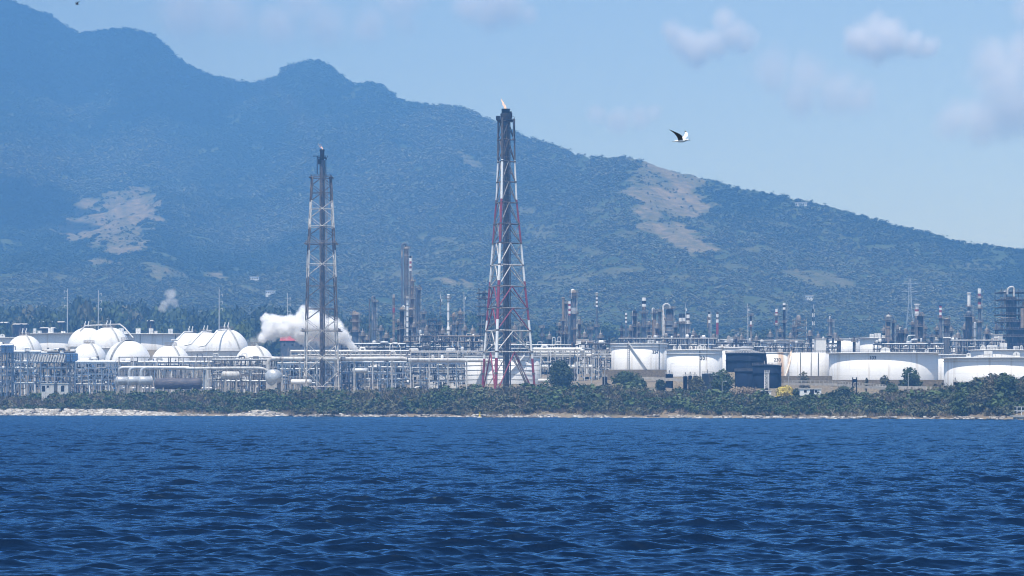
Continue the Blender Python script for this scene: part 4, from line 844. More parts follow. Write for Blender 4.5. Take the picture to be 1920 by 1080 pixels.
stack(1282.5, 588, Dr + 12, 6, "middle of three short stacks in a row", [(596, ds_), (603, wh), (607, rs_), (720, bg_)], [606], top='open', ladder=0)
stack(1290, 587, Dr, 6.5, "right of three short stacks in a row, white bands on grey", [(590, ds_), (596.5, wh), (601, rs_), (607, wh), (720, wt)], [607], top='open')
stack(1330, 585, Dr, 4.8, "banded stack with a tan side pipe left of the red streaked one", [(589, ds_), (595, wh), (600, rs_), (606, wh), (720, bg_)], top='open', pipe=[(-3, 2, 592, 614, False, ts)])
stack(1345, 585, Dr, 4.8, "banded stack with a red streaked shaft", [(589, rs_), (595, wh), (599, rs_), (605, wh), (627, rd), (720, wt)], ladder=0, top='open')
stack(1408, 590, Dr, 4.2, "short stack with one white band beside the guyed mast", [(602, ds_), (609, wh), (613, rd), (720, wt)], [591, 612], top='open')
stack(1456, 579, Dr, 5, "white crowned stack with red spots left of the dark slim stack", [(585, wh), (588, rd), (593, wh), (600, gs), (606, rd), (611, wh), (720, bg_)], [591, 608], top='open', collars=4)
stack(1470.3, 568, Dr, 5.2, "tall dark slim stack with a chequered head", bands(568, 4, 4.2, wh, "soot", ds_, 660), [(604, -1, 1)], top='open', ladder=1, wide=(638, 8))
column(1488.5, 612, Dr, 6, "grey column left of the open steel frame", [(720, gs)], [613, 622], top='vent', pipe=[(4, 2, 600, 700, False, ts)])
column(1557, 598, Dr, 7, "dark vessel with a slender twin piped top right of the chequered lattice stack", [(629, gs), (720, ds_)], [603, 629], wide=(628, 12), pipe=[(-2, 2, 594, 630, True, ps)], top='vent')
column(1573, 640, 1600, 8, "short dark vessel with a crossbar deck behind tank 103", [(720, ds_)], [638], top='vent')
column(1602, 640, 1600, 5, "pair-piped short vessel behind the beaded tank", [(720, ds_)], [640], pipe=[(-2.5, 1.6, 632, 700, True, ds_)])
column(1665.6, 593, Dr, 8.5, "ribbed pale column with a hooked pipe rising behind tank 103", [(603, ps), (612, ds_), (655, ts), (720, ps)], [594, 600], pipe=[(2, 1.8, 586, 600, True, gs), (-5, 1.5, 600, 700, False, ts)], collars=9)
column(1675, 603, Dr, 5.5, "thin dark column right of the ribbed pale column", [(720, ds_)], [604], top='vent')
column(1689.5, 622, Dr, 13, "broad squat vessel with pipework heaped on its domed top", [(655, ds_), (720, gs)], [624, 645], pipe=[(-3, 2, 614, 630, True, ps), (3, 2, 611, 630, True, gs)])
stack(1719, 572, Dr, 8, "white stack with red patches leaning on a dark column", [(575, wh), (580, ps), (584, rd), (592, wh), (596, ts), (720, gs)], top='cap', ladder=0)
column(1725.5, 594, Dr - 10, 11.5, "dark column with twin ladders beside the white stack with red patches", [(640, ds_), (720, ts)], [592, 612, 634], pipe=[(5, 2, 586, 700, True, ts), (-6, 2, 600, 700, False, wt)])
column(1747, 630, Dr, 5, "short grey vessel with a hooped vent left of the last red banded stack", [(720, ds_)], [631], pipe=[(2, 1.4, 625, 640, True, gs)])
stack(1763.5, 572, Dr, 5.2, "red and white stack with a deck beside the bulging column", [(574, "soot"), (577, rd), (581, wh), (586, rd), (591, wh), (595, rd), (720, bg_)], [596, 632], top='open', wide=(596, 7))
column(1774.5, 600, Dr, 10, "bulging tan topped column right of the red and white stack", [(611, ts), (624, ds_), (720, gs)], [598, 607], top='dome', pipe=[(5.5, 2, 592, 660, False, gs)])
stack(1816.8, 551, Dr, 6.2, "white topped stack rising from a broad dark furnace", [(574, wh), (590, bg_), (720, ds_)], [575, 593, 640], wide=(582, 13), top='cap')
stack(1836.5, 541, Dr, 6.4, "tallest banded stack on the right with a silver skirt", [(549, wh), (551, ps), (556, rd), (560, wh), (566, bg_), (571, rd), (577, ps), (603, bg_), (606, ts), (720, bg_)], [558, 578, 604], top='open', wide=(600, 9))
column(1828, 606, Dr - 15, 5, "silver ringed duct standing between the two right hand stacks", [(720, "silver")], [], top='dome', collars=7, ladder=0)
column(1380.5, 628, 1700, 4, "short vessel with a puff of steam behind the navy cone roof", [(720, ds_)], [634], top='vent', ladder=0)

for px_, yt_, w_, d_, m_ in [(680, 622, 6, 1690, ds_), (688, 630, 5, 1660, gs), (714, 612, 5, 1700, bg_), (724, 626, 7, 1680, ds_), (747, 600, 5, 1700, ds_), (776, 606, 6, 1660, gs), (800, 612, 5, 1700, ds_), (830, 618, 7, 1670, ds_), (846, 612, 5, 1740, gs), (857, 604, 5, 1740, ds_), (872, 612, 6, 1700, bg_), (886, 618, 8, 1690, ds_), (965, 612, 6, 1700, ds_), (978, 604, 5, 1720, gs), (992, 622, 6, 1700, ds_), (1030, 628, 6, 1700, ds_), (1049, 606, 5, 1730, ds_), (1086, 600, 5, 1740, ds_), (1096, 624, 6, 1700, gs), (1126, 626, 6, 1700, ds_), (1182, 612, 6, 1790, ds_), (1197, 606, 5, 1810, gs), (1217, 604, 6, 1790, ds_), (1232, 608, 7, 1790, ds_), (1246, 596, 7, 1820, ds_), (1266, 606, 6, 1790, ds_), (1300, 622, 6, 1790, ds_), (1312, 632, 7, 1760, gs), (1338, 628, 5, 1790, ds_), (1390, 630, 6, 1750, ds_), (1418, 632, 6, 1750, ds_), (1444, 624, 6, 1790, gs), (1463, 618, 6, 1790, ds_), (1482, 626, 6, 1790, ds_), (1518, 622, 7, 1790, ds_), (1534, 628, 6, 1790, gs), (1566, 626, 6, 1790, ds_), (1657, 616, 6, 1810, ds_), (1683, 612, 5, 1810, gs), (1698, 618, 6, 1810, ds_), (1711, 604, 6, 1810, ds_), (1733, 612, 6, 1810, gs), (1757, 614, 6, 1810, ds_), (1783, 616, 6, 1810, ds_), (1796, 626, 7, 1790, gs), (1808, 610, 6, 1820, ds_), (1824, 596, 7, 1820, ds_), (1850, 618, 8, 1780, ds_), (1868, 610, 6, 1830, ds_)]:
    o = vessel("process_vessel", "vessel", px_, yt_, d_, w_, "low dark vessel crowded among the taller columns and stacks", [(yt_ + 9, wt), (yt_ + 30, m_), (760, m_)], [yt_ + 4, yt_ + 18] if int(px_) % 2 else [yt_ + 7], top='vent' if px_ % 3 else 'dome', ladder=1 if px_ % 2 else -1, pipe=[(w_ * .55, 1.6, yt_ - 4, yt_ + 40, bool(px_ % 2), gs)]); o["group"] = "low vessels among the columns"
# ------------------------------------------------------------------ open steel frames
def frame(px0, px1, yt, d, levels, label, m="blue_grey", depth=9, bays=2, vess=3, seed=1, over=0, name="process_structure", posts=.38, dark=False, rails=True):
    """Multi-storey open steel frame with decks, braces, vessels and pipes."""
    rg = random.Random(seed); x0, x1 = (px0 - 960) * d / K, (px1 - 960) * d / K; g = G((x0 + x1) / 2, d) - .5; t = thing(name, label, "steel structure", ((x0 + x1) / 2, d, g))
    mb = MB(); zt = ZZ(yt, d); zs = [ZZ(y, d) for y in levels]
    xs = [x0 + (x1 - x0) * i / bays for i in range(bays + 1)]
    for x in xs:
        for y in (d, d + depth): mb.beam((x, y, g), (x, y, zt), posts)
    for z in zs:
        for y in (d, d + depth): mb.beam((x0, y, z), (x1, y, z), posts * .8)
        for x in xs: mb.beam((x, d, z), (x, d + depth, z), posts * .8)
    zz = [g] + sorted(zs)
    for i in range(len(zz) - 1):
        b = rg.randrange(bays); a_, b_ = xs[b], xs[b + 1]
        if rg.random() < .5: a_, b_ = b_, a_
        mb.beam((a_, d, zz[i]), (b_, d, zz[i + 1]), posts * .55)
    mb.build("steel_frame", m, t)
    for z in zs:
        mb = MB(); mb.box(((x0 + x1) / 2, d + depth / 2, z + .3), (x1 - x0 + over * 2 * d / K + 1, depth + 1, .16))
        if rails: mb.railline((x0 - over * d / K, d - .5, z + .35), (x1 + over * d / K, d - .5, z + .35), 1.6, 1.15, .11)
        mb.build("deck", "weathered_steel", t)
    for i in range(vess):
        z0 = zz[rg.randrange(len(zz) - 1)]; h = rg.uniform(3, 7); r = rg.uniform(.7, 1.6); x = rg.uniform(x0 + 1.5, x1 - 1.5); y = d + rg.uniform(1.5, depth - 1.5)
        MB().lathe((x, y, z0 + .4), [(r * .3, 0), (r, .4), (r, h), (r * .6, h + r * .5), (0.02, h + r * .6)], 14).build("vessel", rg.choice(["silver", gs, ds_, wt, ps]), t)
    for i in range(max(2, vess)):
        x = rg.uniform(x0, x1); y = d + rg.uniform(0, depth); r = rg.uniform(.15, .35); ztop = rg.choice(zs) + rg.uniform(0, 2)
        MB().path([(x, y, g), (x, y, ztop - 1), (x + .3, y, ztop - .3), (x + 1, y, ztop), (min(x1, x + rg.uniform(2, 6)), y, ztop)], r, 7).build("pipe", rg.choice([ps, gs, wt, "silver"]), t)
    return t
frame(803, 818, 598, Dc, [601, 610, 622, 636], "small open steel tower right of the bent vent column", m=ds_, seed=2, bays=1)
frame(792, 806, 627, 1560, [630, 640, 652], "blue open frame standing in front of the small steel tower", m=bg_, seed=3, bays=1)
t = frame(898, 921, 540, Dc, [550, 560, 575, 592, 610, 630, 645], "tall dark lattice frame with a wide top deck left of the flare tower", m=ds_, seed=4, bays=2, over=3, depth=12, vess=5)
frame(926, 952, 572, Dc + 40, [574, 590, 606, 625], "lower dark frame seen through the flare tower legs", m=ds_, seed=5, bays=2, vess=4)
frame(1489, 1512, 598, Dr, [601, 611, 621, 632, 645], "open steel frame with pale corner posts and zigzag stairs", m=ps, seed=6, bays=1, vess=4, depth=10)
t = frame(1877, 1965, 540, Dr - 40, [548, 562, 576, 590, 604, 618, 632, 648], "massive dark steel structure at the right edge full of decks and ducts", m=ds_, seed=9, bays=4, vess=14, depth=22, over=1.5)
X = lambda px, y, dy=0: W(px, y, Dr - 45 + dy)
for (px0, px1, y0, y1) in ((1890, 1906, 556, 600), (1891, 1912, 600, 662), (1908, 1965, 612, 662)):
    mb = MB(); a, b = X(px0, y0, 8), X(px1, y1, 8); mb.box(((a.x + b.x) / 2, a.y + 4, (a.z + b.z) / 2), (b.x - a.x, 8, a.z - b.z)); mb.build("casing", ds_, t)
MB().path([X(1889, 552)] + bend(X(1889, 548), X(1889, 538), X(1899, 537.5), 3) + bend(X(1895, 537.5), X(1901, 538), X(1901, 548), 1.5) + [X(1901, 556)], .6, 12).build("duct", ps, t)
MB().path([X(1917, 578), X(1917, 615)], 1.2, 12).build("duct", ts, t)
mb = MB(); mb.box(X(1890, 596, -2), (9, 3, .4)); mb.beam(X(1878, 596, -2), X(1886, 610, -2), .4); mb.beam(X(1868, 595, -2), X(1890, 595, -2), .35); mb.railline(X(1880, 602, -2), X(1900, 602, -2), 1.4); mb.build("deck", wt, t)
# white ducts near the right-hand columns
def dpipe(label, pts, rpx, d, m="white", name="duct", n=12):
    P = [W(a, b, d) for a, b in pts]; out = [P[0]]
    for i in range(1, len(P) - 1): out += bend(P[i - 1], P[i], P[i + 1], min(2.4, (P[i] - P[i - 1]).length * .45, (P[i + 1] - P[i]).length * .45))
    out.append(P[-1]); g = G(P[0].x, d); t = thing(name, label, "pipe", (P[0].x, d, g)); MB().path(out, rpx * d / K, n).build("pipe", m, t); return t
dpipe("white duct turning down left of the dark column with twin ladders", [(1716, 629), (1701, 629), (1701, 690)], 1.3, Dr - 30, "silver")
dpipe("thick pale duct elbow low beside the dark column with twin ladders", [(1720, 637), (1708, 637), (1708, 690)], 2.2, Dr - 40, "silver")
dpipe("pale duct looping out low behind tank 103", [(1705, 648), (1694, 649), (1692, 690)], 1.8, Dr - 50, ps)
dpipe("thin white hooked pipe right of the red and white stack", [(1768, 633), (1785.5, 633), (1785.5, 690)], 1.1, Dr - 40, "white")
dpipe("arched silver duct right of the tallest right hand stack", [(1845, 690), (1846, 627), (1862, 626), (1863, 690)], 2.6, Dr - 20, "silver")
dpipe("white pipe bending low over tank 324", [(1214, 660), (1215, 637), (1240, 635), (1246, 628), (1246, 600)], .9, Dr - 40, ps)
dpipe("left of two small hooked white pipes left of the four-column group", [(1036, 660), (1036, 633), (1041, 633), (1041, 660)], .9, Dc - 30, ps)
dpipe("right of two small hooked white pipes left of the four-column group", [(1046, 660), (1046, 632), (1051, 632), (1051, 660)], .9, Dc - 30, ps)
dpipe("pale pipe loop rising over the rack left of the tallest column", [(731, 665), (731, 644), (745, 642), (750, 650)], .8, 1560, "white")

# ------------------------------------------------------------------ masts and poles
def lattice_mast(px, yt, yb, d, w0, w1, label, m="galvanised", guy=None, paint=None, cat="mast"):
    x = (px - 960) * d / K; g = G(x, d) - .3; t = thing("lattice_mast", label, cat, (x, d, g)); mb = MB(); zt = ZZ(yt, d); zb = g
    n = max(6, int((zt - zb) / 2.6)); pr = None; mats = [m, "white", "soot"]
    for i in range(n + 1):
        f = i / n; w = (w1 + (w0 - w1) * (1 - f)) * d / K / 2; z = zb + (zt - zb) * f
        q = [Vector((x + w * sx, d + w * sy, z)) for sx, sy in ((-1, -1), (1, -1), (1, 1), (-1, 1))]
        if pr:
            mi = 0 if not paint or z < ZZ(paint, d) else (1 + i % 2)
            for j in range(4): mb.beam(pr[j], q[j], .2, mi); mb.beam(pr[j], q[(j + 1) % 4], .12, mi)
        pr = q
    mb.build("lattice", mats, t)
    MB().beam((x, d, zt), (x, d, zt + 3), .15).box((x + .8, d, zt - 1), (.5, .3, 1.6)).build("antenna", "white", t)
    if guy:
        p = W(guy[0], guy[1], d); MB().beam((x, d, zt - 4), (p.x, p.y, G(p.x, p.y)), .12).build("guy_wire", "galvanised", t)
    return t
lattice_mast(826, 560, 640, Dc, 4, 1.5, "rusty lattice mast left of the white ringed stack", m="rust_steel")
lattice_mast(870, 556, 640, Dc, 1.5, 1.0, "thin pale antenna mast left of the big lattice frame")
lattice_mast(1402, 578, 640, Dr, 2, 1.6, "pale guyed mast beside the stack with one white band", guy=(1396, 660))
lattice_mast(1525, 579, 660, Dr, 4, 3.2, "lattice stack chequered white and dark near its top", m=bg_, paint=609)
lattice_mast(1285, 578, 640, Dr, 1.2, .6, "needle thin mast above the row of three short stacks")
def power_pole(px, yt, d, label, arms, m="galvanised"):
    x = (px - 960) * d / K; g = G(x, d) - .5; zt = ZZ(yt, d); t = thing("power_pole", label, "utility pole", (x, d, g), "tall steel power poles behind the spheres"); MB().tube((x, d, g), (x, d, zt), .75, .3, 12).build("pole", m, t)
    for y, s_ in arms: z = ZZ(y, d); MB().beam((x, d, z), (x + s_ * 2.6, d, z + .9), .35).tube((x + s_ * 2.4, d, z + .8), (x + s_ * 2.4, d, z - 1.0), .25, n=8).build("cross_arm", "galvanised", t)
power_pole(126.5, 541, 2050, "steel power pole behind the leftmost sphere, arms on its left", [(547, -1), (559, -1), (574, -1)])
power_pole(184.5, 544, 2050, "steel power pole behind the two tall left spheres", [(552, 1), (565, 1), (580, 1)])
power_pole(411, 541, 2050, "steel power pole behind the cluster of three spheres", [(554, 1), (567, 1), (580, 1)])
power_pole(539, 549, 2050, "steel power pole rising out of the steam plume", [(560, 1), (572, 1), (585, 1)])
def pylon(px, yt, d, label, h=40):
    x, dd, z = [float(v) for v in mtn(px, (d - D0) / (float(np.interp(px, [-900, 0, 600, 950, 1150, 1500, 1920, 2900], [8200, 7600, 6600, 5400, 4500, 4100, 3900, 3600])) - D0))]
    t = thing("pylon", label, "pylon", (x, dd, z)); mb = MB(); pr = None
    for i in range(9):
        w = np.interp(i, [0, 4, 8], [4.5, 1.6, .8]); zz = z + h * i / 8; q = [Vector((x + w * a, dd + w * b, zz)) for a, b in ((-1, -1), (1, -1), (1, 1), (-1, 1))]
        if pr:
            for j in range(4): mb.beam(pr[j], q[j], .35); mb.beam(pr[j], q[(j + 1) % 4], .2)
        pr = q
    mb.build("lattice", "galvanised", t); mb = MB()
    for f in (.62, .76, .9): mb.beam((x - 8, dd, z + h * f), (x + 8, dd, z + h * f), .4); mb.beam((x - 8, dd, z + h * f), (x, dd, z + h * (f + .06)), .25); mb.beam((x + 8, dd, z + h * f), (x, dd, z + h * (f + .06)), .25)
    mb.build("cross_arm", "galvanised", t)
pylon(1706, 535, 2900, "faint lattice pylon on the slope above the squat vessel", 58)
pylon(292, 550, 2900, "faint lattice pylon on the slope above the thin smoke wisp", 26)
# ------------------------------------------------------------------ pipe racks
def rack(px0, px1, levels, d, bays, label, m="rack_blue", depth=7, pipes=8, seed=1, post=.38, brace=.5, verts=20, fat=None, pm=("pale_steel", "white", "grey_steel", "silver"), extra=0, vr=.17, clutter=10, light=False):
    """Long steel pipe rack: posts, beams, runs of pipe on every level, risers, small vessels."""
    rg = random.Random(seed); k = d / K; x0, x1 = (px0 - 960) * k, (px1 - 960) * k; zs = [ZZ(y, d) for y in levels]; xs = [x0 + (x1 - x0) * i / bays for i in range(bays + 1)]
    gm = min(G(x0, d), G(x1, d), G((x0 + x1) / 2, d)); t = thing("pipe_rack", label, "pipe rack", ((x0 + x1) / 2, d, gm))
    mb = MB(); top = max(zs)
    for x in xs:
        for y in (d, d + depth): mb.beam((x, y, G(x, d) - .5), (x, y, top + (.4 if not extra else extra)), post)
    for z in zs:
        for x in xs: mb.beam((x, d, z), (x, d + depth, z), post * .8)
        for y in (d, d + depth): mb.beam((x0, y, z), (x1, y, z), post * .75)
    zz = sorted(zs); zz = [G((x0 + x1) / 2, d)] + zz
    for b in range(bays):
        for i in range(len(zz) - 1):
            if rg.random() < brace:
                a_, b_ = (xs[b], xs[b + 1]) if rg.random() < .5 else (xs[b + 1], xs[b]); md = (a_ + b_) / 2
                if rg.random() < .5: mb.beam((a_, d, zz[i]), (b_, d, zz[i + 1]), post * .55)
                else: mb.beam((a_, d, zz[i]), (md, d, zz[i + 1]), post * .55); mb.beam((b_, d, zz[i]), (md, d, zz[i + 1]), post * .55)
    mb.build("steel_frame", m, t)
    for i in range(pipes):
        z = zs[i % len(zs)]; r = rg.uniform(.16, .42) if not fat else rg.uniform(*fat); y = d + rg.uniform(.2, depth * .9); a = x0 + (0 if rg.random() < .6 else rg.uniform(0, (x1 - x0) * .4)); b = x1 - (0 if rg.random() < .6 else rg.uniform(0, (x1 - x0) * .4))
        pts = [(a, y, z + r + .2)]
        if rg.random() < .35 and b - a > 12: c_ = rg.uniform(a + 4, b - 6); pts += [(c_, y, z + r + .2), (c_, y, z + r + 1.9), (c_ + 2.5, y, z + r + 1.9), (c_ + 2.5, y, z + r + .2)]
        pts.append((b, y, z + r + .2)); mb = MB()
        for p, q in zip(pts, pts[1:]): mb.tube(p, q, r, n=9)
        mb.build("pipe", rg.choice(pm), t)
    mb = MB(); mats = ["pale_steel", "grey_steel", "dark_steel", "white", "weathered_steel", "blue_paint"]
    for i in range(verts):
        x = rg.uniform(x0, x1); y = d + rg.uniform(-.6, depth); z = rg.choice(zs); r = rg.uniform(.5, 1.3) * vr; z2 = max(G(x, d), z - rg.uniform(2, 7)); mi = rg.choice((0, 0, 1, 2, 3, 4)); mb.tube((x, y, z2), (x, y, z + .4), r, n=6, mi=mi)
        if rg.random() < .5: mb.tube((x, y, z2 + .2), (x + rg.choice((-1, 1)) * rg.uniform(1, 4), y, z2 + .2), r, n=6, mi=mi)
        if rg.random() < .5: mb.box((x, y - .2, z2 + rg.uniform(.5, 1.5)), (.7, .6, .6), 0, rg.choice((1, 2, 5, 4)))
    mb.build("pipework", mats, t); t.children[-1]["kind"] = "stuff"
    for i in range(clutter):
        x = rg.uniform(x0 + 1, x1 - 1); y = d + rg.uniform(1, depth + 2); z0 = rg.choice([zz[0]] * 2 + zs[:-1] if len(zs) > 1 else [zz[0]]); h = rg.uniform(1.5, 4); r = rg.uniform(.5, 1.2); mm = rg.choice(["silver", "pale_steel", "grey_steel", "dark_steel", "white", "weathered_steel"])
        if rg.random() < .55: MB().lathe((x, y, z0 + .3), [(r * .3, 0), (r, .4), (r, h), (r * .6, h + r * .5), (0.02, h + r * .6)], 12).build("vessel", mm, t)
        else: mb = MB(); mb.path([(x - h * .7, y, z0 + r + .4), (x - h * .66, y, z0 + r + .4), (x - h * .55, y, z0 + r + .4), (x + h * .55, y, z0 + r + .4), (x + h * .66, y, z0 + r + .4), (x + h * .7, y, z0 + r + .4)], r, 12, rs=[.05, r * .6, r, r, r * .6, .05]); mb.build("exchanger", mm, t)
    return t
rack(-12, 24, [650, 664, 680, 692, 704, 718], 1395, 3, "tall blue framed pipe rack at the left edge below the first sphere", seed=11, fat=(.25, .62), pipes=22, verts=50, brace=.35, clutter=12)
rack(26, 76, [662, 680, 692, 703, 720], 1392, 4, "cross braced blue pipe rack second from the left edge", seed=12, fat=(.25, .62), pipes=24, verts=80, brace=.85, clutter=14)
rack(77, 140, [663, 680, 692, 706, 719], 1390, 5, "blue pipe rack with a slanting row of fans on top, left of the silver drums", seed=13, fat=(.25, .62), pipes=26, verts=110, brace=.45, clutter=16)
rack(141, 216, [681, 691, 702, 711, 722], 1386, 6, "lower blue pipe rack between the fan rack and the silver drums", seed=14, fat=(.25, .62), pipes=26, verts=110, brace=.3, clutter=12)
rack(216, 400, [681, 692, 730], 1440, 10, "pipe rack behind the silver drums and the dark drum", seed=15, fat=(.25, .62), pipes=22, verts=110, brace=.25, clutter=16)
rack(398, 520, [676, 690, 703, 716], 1380, 7, "crowded pale pipe rack around the short ribbed drum", m="grey_steel", seed=16, pipes=18, verts=150, brace=.4, clutter=22)
rack(520, 640, [683, 694, 706, 720], 1368, 8, "pipe rack under the long white pipe at the lattice flare", seed=17, pipes=18, verts=150, brace=.45, clutter=20)
rack(640, 770, [680, 690, 700, 712, 720], 1372, 9, "pipe rack under the long white pipe right of the lattice flare", seed=18, pipes=20, verts=170, brace=.45, clutter=22)
rack(770, 925, [682, 692, 703, 715], 1374, 9, "pipe rack under the long white pipe left of the red flare tower", seed=19, pipes=18, verts=140, brace=.5, clutter=14)
rack(544, 770, [660, 668], 1520, 12, "long upper pipe rack crossing behind the lattice flare", m="pale_steel", seed=20, pipes=10, verts=90, brace=.1, fat=(.3, .6), clutter=8)
rack(770, 910, [661, 668], 1500, 8, "long upper pipe rack running behind the red flare tower", m="pale_steel", seed=21, pipes=10, verts=70, brace=.1, fat=(.25, .5), clutter=8)
rack(1000, 1110, [657, 664, 669, 690], 1450, 8, "bright pipe rack behind the round tree", m="pale_steel", seed=22, pipes=16, verts=120, brace=.3, fat=(.3, .9), clutter=14, pm=("white", "white", "pale_steel", "blue_grey"))
rack(1108, 1150, [658, 665, 671, 690], 1455, 3, "short pipe rack against the left wall of tank 324", m="pale_steel", seed=23, pipes=10, verts=50, brace=.3, clutter=8)
rack(640, 760, [646, 653], 1620, 9, "hazy process pipework at the feet of the middle columns, left half", m=ds_, seed=24, pipes=12, verts=130, brace=.3, clutter=20)
rack(755, 900, [632, 642, 652], 1625, 10, "hazy process pipework at the feet of the middle columns, right half", m=ds_, seed=25, pipes=14, verts=150, brace=.3, clutter=22, pm=("pale_steel", "grey_steel", "tan_steel"))
rack(920, 1085, [648, 655], 1640, 9, "hazy process pipework right of the red flare tower", m=ds_, seed=26, pipes=10, verts=110, brace=.3, clutter=18)
rack(1085, 1160, [646, 655], 1640, 6, "hazy process pipework below the white building", m=ds_, seed=27, pipes=8, verts=90, brace=.3, clutter=14)
rack(1160, 1345, [636, 648], 1740, 10, "process pipework showing over the rims of tanks 324 and 301", m=ds_, seed=28, pipes=12, verts=160, brace=.3, clutter=26)
rack(1345, 1445, [644, 652], 1700, 7, "process pipework showing over the navy cone roof", m=ds_, seed=29, pipes=8, verts=90, brace=.3, clutter=14)
rack(1440, 1570, [645, 653], 1690, 8, "process pipework showing over the rust streaked tank", m=ds_, seed=30, pipes=12, verts=120, brace=.3, clutter=20)
rack(1640, 1770, [646, 655], 1700, 8, "process pipework showing over the right half of tank 103", m=ds_, seed=31, pipes=10, verts=120, brace=.3, clutter=20)
rack(1785, 1885, [640, 652], 1700, 6, "process pipework below the tallest right hand stacks", m=ds_, seed=32, pipes=10, verts=110, brace=.3, clutter=20)
rack(222, 512, [671], 1425, 12, "thin single level walkway and pipe line in front of the spheres", m="pale_steel", seed=33, pipes=4, verts=20, brace=0, clutter=0, depth=3, post=.26)
# blue air coolers
for i, (a, b, y0, y1, d, lab) in enumerate([(2, 10, 647, 661, 1390, "blue louvred cooler box at the top left corner of the plant"), (13, 23, 647, 661, 1390, "second blue louvred cooler box from the left edge"), (123, 131, 663, 679, 1388, "blue cooler box left of its twin on the fan rack end"), (134, 144, 663, 679, 1388, "blue cooler box at the right end of the fan rack")]):
    x0, x1 = (a - 960) * d / K, (b - 960) * d / K; z1, z0 = ZZ(y0, d), ZZ(y1, d); t = thing("air_cooler", lab, "cooler", ((x0 + x1) / 2, d, z0)); mb = MB(); mb.box(((x0 + x1) / 2, d + 2, (z0 + z1) / 2), (x1 - x0, 4, z1 - z0)); 
    for q in range(5): mb.box(((x0 + x1) / 2, d - .05, z0 + (z1 - z0) * (q + .5) / 5), (x1 - x0 + .15, .2, .25), 0, 1)
    for q in (-.3, .3): mb.box(((x0 + x1) / 2 + (x1 - x0) * q, d - .1, (z0 + z1) / 2), (.18, .2, z1 - z0), 0, 1)
    mb.build("casing", ["blue_paint", "blue_grey"], t); MB().beam((x0 + .3, d + .2, z0), (x0 + .3, d + .2, G(x0, d)), .4).beam((x1 - .3, d + .2, z0), (x1 - .3, d + .2, G(x1, d)), .4).build("support", "blue_grey", t)
for i in range(13):                              # slanting fan cowls along the rack
    px = 62 + i * 4.9; d = 1389; p = W(px, 671 + .25 * i * .6, d); t = thing("fan_cowl", "pale slanted fan cowl in the row on the left pipe rack", "fan", (p.x, d, p.z - 2), "fan cowls on the left pipe rack")
    MB().tube((p.x - .5, d - .5, p.z - 1.8), (p.x + .5, d - .5, p.z + 1.7), .52, .42, 10).build("cowl", "pale_steel", t); MB().beam((p.x - .5, d + .3, p.z - 2.2), (p.x - .3, d + .3, p.z + .5), .2).build("bracket", "blue_grey", t)

# ------------------------------------------------------------------ buildings
def building(px0, px1, yt, yb, d, label, wall="white", roof="roof_pale", depth=10, style='flat', doors=1, wins=3, name="plant_building", over=.5, curved=0):
    k = d / K; x0, x1 = (px0 - 960) * k, (px1 - 960) * k; cx = (x0 + x1) / 2; zt, zb = ZZ(yt, d), ZZ(yb, d); g = min(G(cx, d), zb) - .4; t = thing(name, label, "building", (cx, d, g))
    wt_ = zt if style == 'flat' else zt - (zt - zb) * .3
    MB().box((cx, d + depth / 2, (g + wt_) / 2), (x1 - x0, depth, wt_ - g)).build("wall", wall, t); mb = MB()
    if style == 'flat': mb.box((cx, d + depth / 2, wt_ + .2), (x1 - x0 + over, depth + over, .4))
    elif style == 'curved':
        w = (x1 - x0) / 2 + .4; n = 14; vs = [(cx - w + 2 * w * i / n, y, wt_ + (zt - wt_) * math.sin(math.pi * i / n) ** .6) for y in (d - .6, d + depth + .6) for i in range(n + 1)]
        mb.add(vs, [[i, i + 1, n + 2 + i, n + 1 + i] for i in range(n)] + [list(range(n + 1))[::-1]], 0)
    else:
        w = (x1 - x0) / 2 + over; vs = [(cx - w, d - over, wt_), (cx + w, d - over, wt_), (cx + w, d + depth + over, wt_), (cx - w, d + depth + over, wt_), (cx - w, d + depth / 2, zt), (cx + w, d + depth / 2, zt)]; mb.add(vs, [[0, 1, 5, 4], [2, 3, 4, 5], [1, 2, 5], [3, 0, 4], [0, 3, 2, 1]])
    mb.build("roof", roof, t)
    rg = random.Random(int(px0 * 7))
    for i in range(doors): x = x0 + (x1 - x0) * rg.uniform(.15, .85); MB().box((x, d - .03, zb + 1.4), (1.6, .12, 2.8)).build("door", "dark_opening", t)
    for i in range(wins): x = x0 + (x1 - x0) * (i + .5) / wins; MB().box((x, d - .03, zb + (wt_ - zb) * .66), (1.1, .1, 1.0)).build("window", "dark_opening", t)
    return t
building(724, 748, 700, 716, 1385, "left one of two plain pale sheds under the long pipe", wall="blue_grey", wins=0); building(770, 800, 697, 717, 1385, "right one of two plain pale sheds under the long pipe", wall="pale_steel", wins=0)
building(802, 866, 696, 713, 1400, "long white flat roofed building left of the ring-banded tank", depth=12, wins=6)
building(78, 101, 720, 734, 1370, "left pale shed at the foot of the fan rack", wall="pale_steel", wins=1); building(108, 128, 720, 734, 1370, "right pale shed at the foot of the fan rack", wall="pale_steel", wins=1)
building(526, 600, 629, 662, 1660, "blue grey hall with a long red roof behind the steam", wall="blue_grey", roof="roof_red", style='gable', depth=16, wins=5); building(554, 640, 640, 664, 1620, "pale blue flat block right of the red roofed hall", wall="blue_grey", wins=4)
building(870, 906, 635, 652, 1700, "white hall with a curved roof left of the red flare tower", style='curved', roof="white", wall="pale_steel", wins=6, depth=20)
building(630, 662, 627, 652, 1800, "pale hall with a humped roof behind the steam jet", style='curved', roof="pale_steel", wall="grey_steel", wins=4)
building(1080, 1103, 637, 662, 1690, "tall white plain building right of the four-column group", wins=0, depth=14); building(1103, 1135, 639, 662, 1720, "shadowed pale building behind the thin chequered stack", wall="pale_steel", wins=2)
